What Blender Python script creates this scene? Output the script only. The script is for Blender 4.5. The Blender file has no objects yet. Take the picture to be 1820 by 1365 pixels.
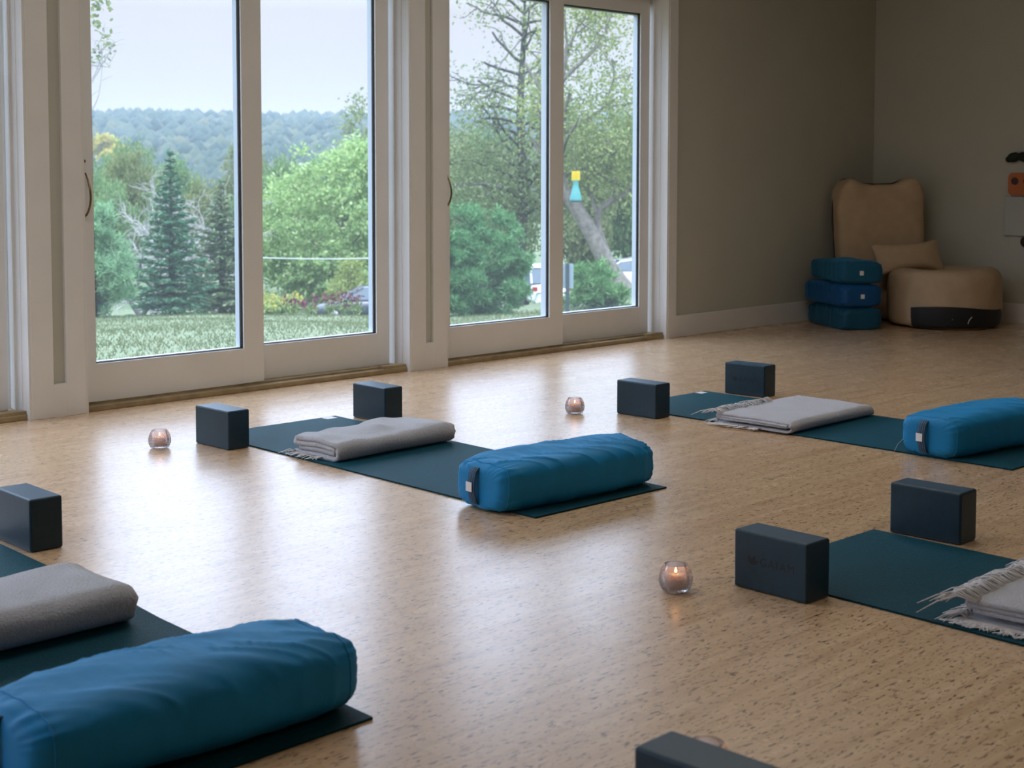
import bpy, bmesh, math, random
import numpy as np
from mathutils import Matrix, Vector

# ------------------------------------------------------------------ camera, world, sun, exposure
sc = bpy.context.scene
COL = sc.collection
CAM_H = 1.0733
F_PX, YAW, PITCH, ROLL, Y0 = 2563.3, 0.789104, 0.0651225, 0.00101275, 473.6
fw = np.array([math.sin(YAW) * math.cos(PITCH), math.cos(YAW) * math.cos(PITCH), -math.sin(PITCH)])
rt = np.array([math.cos(YAW), -math.sin(YAW), 0.0])
up = np.cross(rt, fw)
rt, up = math.cos(ROLL) * rt + math.sin(ROLL) * up, -math.sin(ROLL) * rt + math.cos(ROLL) * up
cam_d = bpy.data.cameras.new('camera')
cam_d.sensor_width = 36.0
cam_d.lens = F_PX * 36.0 / 1820.0
cam_d.shift_y = (Y0 - 682.5) / 1820.0
cam_d.clip_end = 3000
cam_d.clip_start = 0.05
cam = bpy.data.objects.new('camera', cam_d)
COL.objects.link(cam)
mw = Matrix.Identity(4)
for i in range(3):
    mw[i][0], mw[i][1], mw[i][2] = rt[i], up[i], -fw[i]
mw[2][3] = CAM_H
cam.matrix_world = mw
cam_d.dof.use_dof = True
cam_d.dof.focus_distance = 5.2
cam_d.dof.aperture_fstop = 6.3
sc.camera = cam

vs = sc.view_settings
sc.display_settings.display_device = 'sRGB'
vs.view_transform = 'Standard'
vs.look = 'None'
vs.exposure = 0.35
vs.gamma = 1.0
vs.use_curve_mapping = False
cy = sc.cycles
cy.use_denoising = True
cy.max_bounces = 8
cy.diffuse_bounces = 5
cy.glossy_bounces = 4
cy.transmission_bounces = 6
cy.transparent_max_bounces = 16
cy.volume_bounces = 1
cy.caustics_reflective = False
cy.caustics_refractive = False
cy.sample_clamp_indirect = 6.0

world = bpy.data.worlds.new('overcast_sky')
sc.world = world
world.use_nodes = True
wt = world.node_tree
for n in list(wt.nodes):
    wt.nodes.remove(n)
w_out = wt.nodes.new('ShaderNodeOutputWorld')
w_bg = wt.nodes.new('ShaderNodeBackground')
w_tc = wt.nodes.new('ShaderNodeTexCoord')
w_sep = wt.nodes.new('ShaderNodeSeparateXYZ')
w_ramp = wt.nodes.new('ShaderNodeValToRGB')
w_noise = wt.nodes.new('ShaderNodeTexNoise')
w_mix = wt.nodes.new('ShaderNodeMixRGB')
wt.links.new(w_tc.outputs['Generated'], w_sep.inputs[0])
wt.links.new(w_sep.outputs['Z'], w_ramp.inputs[0])
el = w_ramp.color_ramp.elements
el[0].position, el[0].color = 0.0, (0.54, 0.56, 0.64, 1)
el[1].position, el[1].color = 1.0, (4.0, 4.7, 6.0, 1)
e = el.new(0.11); e.color = (0.605, 0.61, 0.665, 1)
e = el.new(0.28); e.color = (2.25, 2.72, 3.6, 1)
w_noise.inputs['Scale'].default_value = 5.0
w_noise.inputs['Detail'].default_value = 4.0
wt.links.new(w_tc.outputs['Generated'], w_noise.inputs['Vector'])
w_mr = wt.nodes.new('ShaderNodeMapRange')
w_mr.inputs['From Min'].default_value = 0.35
w_mr.inputs['From Max'].default_value = 0.7
w_mr.inputs['To Min'].default_value = 0.0
w_mr.inputs['To Max'].default_value = 0.5
wt.links.new(w_noise.outputs[0], w_mr.inputs[0])
wt.links.new(w_mr.outputs[0], w_mix.inputs[0])
wt.links.new(w_ramp.outputs[0], w_mix.inputs[1])
w_mix.blend_type = 'MULTIPLY'
w_mix.inputs[2].default_value = (0.92, 0.93, 0.97, 1)
wt.links.new(w_mix.outputs[0], w_bg.inputs[0])
w_bg.inputs[1].default_value = 1.0
wt.links.new(w_bg.outputs[0], w_out.inputs[0])

sun_d = bpy.data.lights.new('veiled_sun', 'SUN')
sun_d.energy = 1.0
sun_d.angle = math.radians(25)
sun_d.color = (1.0, 0.97, 0.90)
sun = bpy.data.objects.new('veiled_sun', sun_d)
COL.objects.link(sun)
sun.location = (-6, -8, 14)
sun.rotation_euler = Vector((0.30, 0.50, -0.80)).to_track_quat('-Z', 'Y').to_euler()

# unseen fill lights added under the ceiling to brighten the room
def fill_fixture(x, y, sx, sy, power, colr):
    d = bpy.data.lights.new('ceiling_fill_light', 'AREA')
    d.shape = 'RECTANGLE'; d.size = sx; d.size_y = sy
    d.energy = power; d.color = colr
    o = bpy.data.objects.new('ceiling_fill_light', d)
    COL.objects.link(o); o.location = (x, y, 2.86)
    return o
FILL_W = 17.0
for lx, ly, k in ((2.2, 3.7, 1.0), (5.4, 3.7, 1.0), (3.8, 0.2, 0.55)):
    fill_fixture(lx, ly, 1.2, 1.2, FILL_W * k, (1.0, 0.95, 0.88))

HAZE = 0.00042

rng = np.random.default_rng(7)
random.seed(7)

# ------------------------------------------------------------------ helpers
def tag(o, label=None, cat=None, group=None, kind=None):
    if label: o['label'] = label
    if cat: o['category'] = cat
    if group: o['group'] = group
    if kind: o['kind'] = kind
    return o

def empty(name, loc=(0, 0, 0), rz=0.0, label=None, cat=None, group=None, kind=None):
    o = bpy.data.objects.new(name, None)
    COL.objects.link(o)
    o.location = loc; o.rotation_euler = (0, 0, rz)
    o.empty_display_size = 0.1
    return tag(o, label, cat, group, kind)

def mk(name, V, Fc, mat, parent=None, smooth=True, loc=None, rz=0.0):
    me = bpy.data.meshes.new(name)
    V = np.asarray(V, dtype=np.float32)
    if isinstance(Fc, np.ndarray) and Fc.ndim == 2:
        n, k = Fc.shape
        me.vertices.add(len(V)); me.vertices.foreach_set('co', V.ravel())
        me.loops.add(n * k); me.loops.foreach_set('vertex_index', Fc.astype(np.int32).ravel())
        me.polygons.add(n)
        me.polygons.foreach_set('loop_start', np.arange(0, n * k, k, dtype=np.int32))
        me.polygons.foreach_set('loop_total', np.full(n, k, dtype=np.int32))
        me.update(calc_edges=True)
        me.validate()
    else:
        me.from_pydata([tuple(map(float, v)) for v in V], [], [tuple(int(i) for i in f) for f in Fc])
    if smooth:
        me.polygons.foreach_set('use_smooth', np.ones(len(me.polygons), dtype=bool))
    me.materials.append(mat)
    o = bpy.data.objects.new(name, me)
    COL.objects.link(o)
    if parent is not None: o.parent = parent
    if loc is not None: o.location = loc
    o.rotation_euler = (0, 0, rz)
    me.update()
    return o

class MB:
    """collects shapes into one mesh"""
    def __init__(s): s.V = []; s.F = []; s.n = 0
    def add(s, V, F):
        V = np.asarray(V, float)
        s.V.append(V); s.F += [tuple(int(i) + s.n for i in f) for f in F]; s.n += len(V)
        return s
    def box(s, x0, x1, y0, y1, z0, z1, b=0.0):
        if b <= 0:
            V = [(x, y, z) for z in (z0, z1) for y in (y0, y1) for x in (x0, x1)]
            F = [(0, 2, 3, 1), (4, 5, 7, 6), (0, 1, 5, 4), (2, 6, 7, 3), (0, 4, 6, 2), (1, 3, 7, 5)]
            return s.add(V, F)
        bm = bmesh.new()
        bmesh.ops.create_cube(bm, size=1.0)
        for v in bm.verts:
            v.co = Vector(((x0 + x1) / 2 + v.co.x * (x1 - x0), (y0 + y1) / 2 + v.co.y * (y1 - y0), (z0 + z1) / 2 + v.co.z * (z1 - z0)))
        bmesh.ops.bevel(bm, geom=bm.edges[:], offset=b, segments=3, profile=0.5, affect='EDGES')
        bm.verts.index_update()
        V = [tuple(v.co) for v in bm.verts]; F = [tuple(v.index for v in f.verts) for f in bm.faces]
        bm.free()
        return s.add(V, F)
    def tube(s, pts, r, k=8, cap=True):
        V, F = tube_mesh(pts, r, k, cap)
        return s.add(V, F)
    def build(s, name, mat, parent=None, smooth=False, **kw):
        o = mk(name, np.concatenate(s.V), s.F, mat, parent, smooth, **kw)
        return o

def tube_mesh(pts, r, k=8, cap=True):
    P = np.asarray(pts, float); n = len(P)
    r = np.broadcast_to(np.asarray(r, float), (n,))
    T = np.gradient(P, axis=0); T /= np.linalg.norm(T, axis=1)[:, None] + 1e-12
    ref = np.array([0, 0, 1.0]) if abs(T[0][2]) < 0.9 else np.array([1.0, 0, 0])
    N = np.cross(T[0], ref); N /= np.linalg.norm(N)
    V = []
    a = np.arange(k) * 2 * math.pi / k
    for i in range(n):
        N = N - T[i] * (N @ T[i]); N /= np.linalg.norm(N) + 1e-12
        B = np.cross(T[i], N)
        V.append(P[i] + r[i] * (np.cos(a)[:, None] * N + np.sin(a)[:, None] * B))
    V = np.concatenate(V)
    F = []
    for i in range(n - 1):
        for j in range(k):
            F.append((i * k + j, i * k + (j + 1) % k, (i + 1) * k + (j + 1) % k, (i + 1) * k + j))
    if cap:
        F.append(tuple(range(k))[::-1]); F.append(tuple((n - 1) * k + j for j in range(k)))
    return V, F

def grid_faces(n, m, wrap_v=False):
    F = []
    mm = m if wrap_v else m - 1
    for i in range(n - 1):
        for j in range(mm):
            F.append((i * m + j, i * m + (j + 1) % m, (i + 1) * m + (j + 1) % m, (i + 1) * m + j))
    return F

_perm = np.random.default_rng(3).integers(0, 2**31, 4096)
def _h(i, j, k):
    return (_perm[(i + _perm[(j + _perm[k & 4095]) & 4095]) & 4095] & 65535) / 65535.0
def vnoise(P):
    """smooth 3-D value noise, -1..1"""
    P = np.asarray(P, float)
    I = np.floor(P).astype(np.int64); f = P - I
    f = f * f * (3 - 2 * f)
    out = 0
    for a in (0, 1):
        for b in (0, 1):
            for c in (0, 1):
                w = (f[..., 0] if a else 1 - f[..., 0]) * (f[..., 1] if b else 1 - f[..., 1]) * (f[..., 2] if c else 1 - f[..., 2])
                out = out + w * _h(I[..., 0] + a, I[..., 1] + b, I[..., 2] + c)
    return out * 2 - 1
def fbm(P, o=3):
    P = np.asarray(P, float); s = 0; a = 1.0
    for k in range(o):
        s = s + a * vnoise(P * 2 ** k + 17.3 * k); a *= 0.5
    return s
def sstep(a, b, x):
    t = np.clip((np.asarray(x, float) - a) / (b - a), 0, 1)
    return t * t * (3 - 2 * t)

# ------------------------------------------------------------------ materials
class NT:
    def __init__(s, name):
        s.m = bpy.data.materials.new(name); s.m.use_nodes = True
        s.t = s.m.node_tree
        for n in list(s.t.nodes): s.t.nodes.remove(n)
        s.out = s.n('ShaderNodeOutputMaterial')
    def n(s, typ, **kw):
        nd = s.t.nodes.new(typ)
        for k, v in kw.items():
            if k in nd.inputs.keys(): nd.inputs[k].default_value = v
            else: setattr(nd, k, v)
        return nd
    def l(s, a, b): s.t.links.new(a, b)
    def bsdf(s, col, rough=0.5, **kw):
        b = s.n('ShaderNodeBsdfPrincipled')
        b.inputs['Base Color'].default_value = (*col, 1); b.inputs['Roughness'].default_value = rough
        for k, v in kw.items(): b.inputs[k.replace('_', ' ')].default_value = v
        s.l(b.outputs[0], s.out.inputs[0])
        s.b = b
        return b
    def coords(s, scale=(1, 1, 1), which='Object'):
        tc = s.n('ShaderNodeTexCoord'); mp = s.n('ShaderNodeMapping')
        mp.inputs['Scale'].default_value = scale
        s.l(tc.outputs[which], mp.inputs[0])
        return mp.outputs[0]
    def noise(s, vec, scale, detail=3.0, rough=0.5):
        t = s.n('ShaderNodeTexNoise'); t.inputs['Scale'].default_value = scale
        t.inputs['Detail'].default_value = detail; t.inputs['Roughness'].default_value = rough
        s.l(vec, t.inputs['Vector'])
        return t.outputs[0]
    def ramp(s, fac, stops):
        r = s.n('ShaderNodeValToRGB'); els = r.color_ramp.elements
        while len(els) < len(stops): els.new(0.5)
        for e, (p, c) in zip(els, stops): e.position = p; e.color = (*c, 1) if len(c) == 3 else c
        s.l(fac, r.inputs[0])
        return r.outputs[0]
    def mix(s, fac, a, b, typ='MIX'):
        m = s.n('ShaderNodeMixRGB'); m.blend_type = typ
        for sock, v in ((m.inputs[0], fac), (m.inputs[1], a), (m.inputs[2], b)):
            if hasattr(v, 'links'): s.l(v, sock)
            elif isinstance(v, (int, float)): sock.default_value = v
            else: sock.default_value = (*v, 1)
        return m.outputs[0]
    def bump(s, h, strength=0.2, dist=0.01):
        b = s.n('ShaderNodeBump'); b.inputs['Strength'].default_value = strength; b.inputs['Distance'].default_value = dist
        s.l(h, b.inputs['Height']); s.l(b.outputs[0], s.b.inputs['Normal'])

def simple(name, col, rough=0.5, var=0.06, scale=8.0, bump=0.0, bscale=200.0, bdist=0.002, **kw):
    t = NT(name); b = t.bsdf(col, rough, **kw)
    v = t.coords()
    nz = t.noise(v, scale, 4.0)
    lo = tuple(max(0, c * (1 - var)) for c in col); hi = tuple(c * (1 + var) for c in col)
    t.l(t.ramp(nz, [(0.3, lo), (0.7, hi)]), b.inputs['Base Color'])
    if bump > 0: t.bump(t.noise(v, bscale, 2.0), bump, bdist)
    return t.m

M = {}
M['white'] = simple('white_paint', (0.69, 0.68, 0.67), 0.38, 0.03, 5)
M['wall'] = simple('sage_grey_wall_paint', (0.45, 0.45, 0.395), 0.75, 0.03, 3, 0.15, 300)
M['ceiling'] = simple('ceiling_paint', (0.66, 0.65, 0.62), 0.8, 0.02, 3)
M['gasket'] = simple('black_gasket', (0.03, 0.035, 0.04), 0.5)
M['vinyl'] = simple('white_exterior_vinyl', (0.66, 0.72, 0.80), 0.35, 0.02)
M['sill'] = simple('oak_threshold', (0.30, 0.225, 0.125), 0.5, 0.25, 14)
M['brass'] = simple('aged_brass', (0.17, 0.12, 0.05), 0.4, 0.1, 30, Metallic=1.0)
M['block'] = simple('charcoal_foam', (0.010, 0.024, 0.036), 0.42, 0.12, 40, 0.25, 500, 0.001, Specular_IOR_Level=0.5, Specular_Tint=(0.66, 0.86, 1.0, 1), Sheen_Weight=0.35, Sheen_Roughness=0.3, Sheen_Tint=(0.22, 0.55, 0.85, 1))
M['logo'] = simple('debossed_logo_black', (0.003, 0.005, 0.007), 0.6)
M['mat'] = None
M['wax'] = simple('white_wax', (0.80, 0.66, 0.56), 0.5, 0.03, Subsurface_Weight=0.6, Subsurface_Scale=0.03)
M['wick'] = simple('burnt_wick', (0.02, 0.02, 0.02), 0.8)
M['beige'] = simple('beige_canvas', (0.47, 0.345, 0.225), 0.85, 0.06, 12, 0.25, 350, 0.001)
M['black_cloth'] = simple('black_nylon', (0.008, 0.008, 0.010), 0.6, 0.1)
M['tagwhite'] = simple('white_fabric_label', (0.75, 0.76, 0.78), 0.7, 0.03)
M['navy'] = simple('navy_webbing', (0.012, 0.045, 0.10), 0.7, 0.1, 60, 0.3, 600, 0.001)
M['navy_stitch'] = simple('pale_stitching', (0.10, 0.22, 0.34), 0.7, 0.1)

def teal_mat(name, c):
    t = NT(name); b = t.bsdf(c, 0.6, Sheen_Weight=0.5, Sheen_Roughness=0.35, Sheen_Tint=(0.10, 0.55, 1.0, 1), Specular_IOR_Level=0.3)
    v = t.coords()
    n1 = t.noise(v, 9, 3)
    t.l(t.ramp(n1, [(0.3, tuple(k * 0.88 for k in c)), (0.7, tuple(k * 1.1 for k in c))]), b.inputs['Base Color'])
    vv = t.coords((40, 9, 9))
    h = t.mix(0.35, t.noise(vv, 1.2, 3), t.noise(v, 45, 2))
    t.bump(h, 0.22, 0.006)
    return t.m
M['teal'] = teal_mat('teal_cotton', (0.003, 0.205, 0.480))
M['teal_deep'] = teal_mat('deep_teal_cotton', (0.005, 0.085, 0.165))
M['teal_low'] = teal_mat('darkest_teal_cotton', (0.004, 0.065, 0.125))
M['blue'] = teal_mat('royal_blue_cotton', (0.004, 0.070, 0.22))

def mat_material(name, c):
    t = NT(name); b = t.bsdf(c, 0.60, Specular_IOR_Level=0.15, Specular_Tint=(0.35, 0.80, 1.0, 1), Sheen_Weight=0.42, Sheen_Roughness=0.25, Sheen_Tint=(0.16, 0.62, 0.80, 1))
    v = t.coords()
    n1 = t.noise(v, 6, 4)
    t.l(t.ramp(n1, [(0.3, tuple(k * 0.82 for k in c)), (0.7, tuple(k * 1.15 for k in c))]), b.inputs['Base Color'])
    ch = t.n('ShaderNodeTexVoronoi'); ch.inputs['Scale'].default_value = 260
    t.l(v, ch.inputs['Vector'])
    t.bump(ch.outputs[0], 0.5, 0.002)
    return t.m
M['mat'] = mat_material('dark_teal_mat_rubber', (0.002, 0.030, 0.042))

def fleece(name, c):
    t = NT(name); b = t.bsdf(c, 0.95, Sheen_Weight=0.5, Sheen_Roughness=0.5)
    v = t.coords()
    n1 = t.noise(v, 160, 3, 0.7); n2 = t.noise(v, 14, 3)
    cc = t.mix(0.5, t.ramp(n1, [(0.3, tuple(k * 0.72 for k in c)), (0.7, tuple(k * 1.18 for k in c))]),
               t.ramp(n2, [(0.3, tuple(k * 0.9 for k in c)), (0.7, tuple(k * 1.08 for k in c))]))
    t.l(cc, b.inputs['Base Color'])
    t.bump(n1, 1.0, 0.006)
    return t.m
M['fleece'] = fleece('grey_fleece', (0.50, 0.51, 0.56))
M['weave'] = fleece('pale_grey_weave', (0.50, 0.50, 0.555))
M['fringe'] = simple('white_yarn', (0.66, 0.64, 0.66), 0.9, 0.08, 60)

def floor_material():
    t = NT('cork_floor')
    b = t.bsdf((0.40, 0.26, 0.14), 0.30, Specular_IOR_Level=0.5, Coat_Weight=0.76, Coat_Roughness=0.20, Coat_IOR=1.5)
    v = t.coords()
    # layered cork: pale lamellae along the boards, brown flecks
    st = t.coords((1.6, 30, 1))
    n1 = t.noise(st, 1.0, 6, 0.65)
    base = t.ramp(n1, [(0.28, (0.50, 0.315, 0.172)), (0.5, (0.65, 0.440, 0.262)), (0.72, (0.76, 0.545, 0.348))])
    sp = t.coords((38, 125, 1))
    n2 = t.noise(sp, 1.0, 2, 0.5)
    base = t.mix(t.ramp(n2, [(0.59, (0, 0, 0)), (0.65, (0.75, 0.75, 0.75))]), base, (0.25, 0.13, 0.060))
    sp2 = t.coords((24, 95, 1))
    n3 = t.noise(sp2, 1.3, 2, 0.5)
    base = t.mix(t.ramp(n3, [(0.625, (0, 0, 0)), (0.66, (0.95, 0.95, 0.95))]), base, (0.085, 0.038, 0.018))
    # board seams
    br = t.n('ShaderNodeTexBrick'); br.offset = 0.5
    br.inputs['Scale'].default_value = 1.0
    br.inputs['Color1'].default_value = (0.46, 0.46, 0.46, 1); br.inputs['Color2'].default_value = (0.54, 0.54, 0.54, 1)
    br.inputs['Mortar'].default_value = (0.36, 0.36, 0.36, 1)
    br.inputs['Mortar Size'].default_value = 0.0012; br.inputs['Brick Width'].default_value = 0.915; br.inputs['Row Height'].default_value = 0.30
    t.l(v, br.inputs['Vector'])
    base = t.mix(0.55, base, br.outputs[0], 'OVERLAY')
    t.l(base, b.inputs['Base Color'])
    rn = t.noise(v, 6, 4)
    t.l(t.ramp(rn, [(0.3, (0.24,) * 3), (0.7, (0.30,) * 3)]), b.inputs['Coat Roughness'])
    hb = t.mix(0.5, n2, t.noise(v, 35, 2))
    bp = t.n('ShaderNodeBump'); bp.inputs['Strength'].default_value = 0.05; bp.inputs['Distance'].default_value = 0.003
    t.l(hb, bp.inputs['Height']); t.l(bp.outputs[0], b.inputs['Normal']); t.l(bp.outputs[0], b.inputs['Coat Normal'])
    return t.m
M['floor'] = floor_material()

def pane_material(name, tint=(0.97, 0.985, 0.98), ior=1.5):
    t = NT(name)
    tr = t.n('ShaderNodeBsdfTransparent'); tr.inputs[0].default_value = (*tint, 1)
    gl = t.n('ShaderNodeBsdfGlossy'); gl.inputs['Roughness'].default_value = 0.02
    fr = t.n('ShaderNodeFresnel'); fr.inputs[0].default_value = ior
    mx = t.n('ShaderNodeMixShader')
    # translucent share added to the glass to imitate a pale hazy veil
    veil = t.n('ShaderNodeBsdfTranslucent'); veil.inputs[0].default_value = (.9, .95, 1.0, 1)
    veil_mix = t.n('ShaderNodeMixShader'); veil_mix.inputs[0].default_value = 0.05
    t.l(tr.outputs[0], veil_mix.inputs[1]); t.l(veil.outputs[0], veil_mix.inputs[2])
    t.l(fr.outputs[0], mx.inputs[0]); t.l(veil_mix.outputs[0], mx.inputs[1]); t.l(gl.outputs[0], mx.inputs[2])
    t.l(mx.outputs[0], t.out.inputs[0])
    return t.m
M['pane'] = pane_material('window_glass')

def tumbler_material():
    t = NT('hobnail_glass')
    tr = t.n('ShaderNodeBsdfTransparent'); tr.inputs[0].default_value = (0.97, 0.945, 0.95, 1)
    gl = t.n('ShaderNodeBsdfGlossy'); gl.inputs['Roughness'].default_value = 0.06
    df = t.n('ShaderNodeBsdfTranslucent'); df.inputs[0].default_value = (0.88, 0.82, 0.83, 1)
    lw = t.n('ShaderNodeLayerWeight'); lw.inputs[0].default_value = 0.22
    m1 = t.n('ShaderNodeMixShader'); m1.inputs[0].default_value = 0.35
    t.l(tr.outputs[0], m1.inputs[1]); t.l(df.outputs[0], m1.inputs[2])
    m2 = t.n('ShaderNodeMixShader')
    t.l(lw.outputs['Fresnel'], m2.inputs[0]); t.l(m1.outputs[0], m2.inputs[1]); t.l(gl.outputs[0], m2.inputs[2])
    t.l(m2.outputs[0], t.out.inputs[0])
    return t.m
M['tumbler'] = tumbler_material()

def emit(name, c, s):
    t = NT(name); e = t.n('ShaderNodeEmission'); e.inputs[0].default_value = (*c, 1); e.inputs[1].default_value = s
    t.l(e.outputs[0], t.out.inputs[0]); return t.m
M['flame'] = emit('candle_flame', (1.0, 0.45, 0.15), 30.0)

def leaf_material(name, c1, c2, c3=None, trans=0.45):
    t = NT(name)
    g = t.n('ShaderNodeNewGeometry')
    stops = [(0.0, c1), (1.0, c2)] if c3 is None else [(0.0, c1), (0.6, c2), (1.0, c3)]
    c = t.ramp(g.outputs['Random Per Island'], stops)
    d = t.n('ShaderNodeBsdfDiffuse'); tl = t.n('ShaderNodeBsdfTranslucent')
    t.l(c, d.inputs[0])
    hs = t.mix(0.5, c, (1.0, 1.0, 0.55), 'MULTIPLY')
    t.l(hs, tl.inputs[0])
    mx = t.n('ShaderNodeMixShader'); mx.inputs[0].default_value = trans
    t.l(d.outputs[0], mx.inputs[1]); t.l(tl.outputs[0], mx.inputs[2])
    t.l(mx.outputs[0], t.out.inputs[0])
    return t.m

# ------------------------------------------------------------------ room shell
XR, YW, ZC = 9.83, 5.85, 2.9          # right wall, window wall, ceiling
XL, YB = -1.6, -3.4
mb = MB().box(XL - .2, XR + .2, YB - .2, YW + 0.005, -0.12, 0.0)
fl = mb.build('floor', M['floor']); tag(fl, kind='structure')
mb = MB().box(XL - .2, XR + .2, YB - .2, YW + .22, ZC, ZC + .2)
tag(mb.build('ceiling', M['ceiling']), kind='structure')
for lx, ly, wh in ((2.2, 3.7, 'left of the two added ceiling fill lights nearest the glass doors'), (5.4, 3.7, 'right of the two added ceiling fill lights nearest the glass doors'), (3.8, 0.2, 'added ceiling fill light farthest from the glass doors')):
    o = MB().box(lx - .64, lx + .64, ly - .64, ly - .60, 2.84, ZC).box(lx - .64, lx + .64, ly + .60, ly + .64, 2.84, ZC).box(lx - .64, lx - .60, ly - .60, ly + .60, 2.84, ZC).box(lx + .60, lx + .64, ly - .60, ly + .60, 2.84, ZC).build('fill_fixture', M['white'])
    tag(o, 'square white framed ' + wh, 'added fill light', 'added fill lights under the roof')  # frames made up to go with the unseen fill lights
tag(MB().box(XR, XR + .15, YB - .2, YW + .22, 0, ZC).build('wall_right', M['wall']), kind='structure')
tag(MB().box(XL - .15, XL, YB - .2, 3.0, 0, ZC).box(XL - .15, XL, 5.6, YW + .22, 0, ZC).box(XL - .15, XL, 3.0, 5.6, 0, .25).box(XL - .15, XL, 3.0, 5.6, 2.3, ZC).build('wall_left', M['wall']), kind='structure')
wn = empty('window_1', (0, 0, 0)); tag(wn, kind='structure')
MB().box(XL - .12, XL - .06, 3.0, 3.08, .25, 2.3).box(XL - .12, XL - .06, 5.52, 5.6, .25, 2.3).box(XL - .12, XL - .06, 4.26, 4.34, .25, 2.3).box(XL - .12, XL - .06, 3.0, 5.6, .25, .33).box(XL - .12, XL - .06, 3.0, 5.6, 2.22, 2.3).build('window_frame', M['white'], wn)
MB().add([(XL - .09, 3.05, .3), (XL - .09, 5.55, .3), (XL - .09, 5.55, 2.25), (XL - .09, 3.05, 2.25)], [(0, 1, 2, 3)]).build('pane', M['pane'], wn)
tag(MB().box(XL, XR, YB - .15, YB, 0, ZC).build('wall_back', M['wall']), kind='structure')

OPEN = [(1.008, 2.930), (3.186, 5.108), (5.364, 7.308)]
OPEN_X = (-1.17, 0.752)                  # one more door of the row, left of the frame
DH = 2.215
alls = [OPEN_X] + OPEN
mb = MB()
xs = [XL] + [v for o in alls for v in o] + [XR]
for k in range(0, len(xs), 2):
    mb.box(xs[k], xs[k + 1], YW, YW + .20, -0.3, ZC)
for a, b in alls:
    mb.box(a, b, YW, YW + .20, DH, ZC)
    mb.box(a, b, YW + .155, YW + .20, -0.3, 0.0)
tag(mb.build('wall_window', M['wall']), kind='structure')

# baseboards
mb = MB().box(7.393, XR, YW - .018, YW, 0.0, 0.142, 0.004)
tag(mb.build('baseboard_window', M['white']), kind='structure')
mb = MB().box(XR - .018, XR, YB, YW - .018, 0.0, 0.142, 0.004)
tag(mb.build('baseboard_right', M['white']), kind='structure')

# casings (trim): two boards, a groove of wall colour between and a plinth
def pilaster(n, x0, g0, g1, x1):
    mb = MB()
    y0, y1 = YW - .020, YW
    mb.box(x0, g0, y0, y1, 0, 2.32, 0.002)
    mb.box(g1, x1, y0, y1, 0, 2.32, 0.002)
    mb.box(g0 - .0005, g1 + .0005, y0 + .0005, y1, 0, 0.146)
    mb.box(g0 - .0005, g1 + .0005, y0 + .0005, y1, 2.24, 2.32)
    o = mb.build('trim_%d' % n, M['white']); tag(o, kind='structure'); return o
pilaster(1, 2.930, 3.032, 3.092, 3.186)
pilaster(2, 5.108, 5.212, 5.265, 5.364)
pilaster(4, 0.752, 0.855, 0.908, 1.008)
mb = MB().box(7.308, 7.393, YW - .020, YW, 0, 2.32, 0.002)
tag(mb.build('trim_3', M['white']), kind='structure')
mb = MB()
for a, b in alls: mb.box(a, b, YW - .019, YW, DH, 2.32)
tag(mb.build('trim_5', M['white']), kind='structure')

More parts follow.
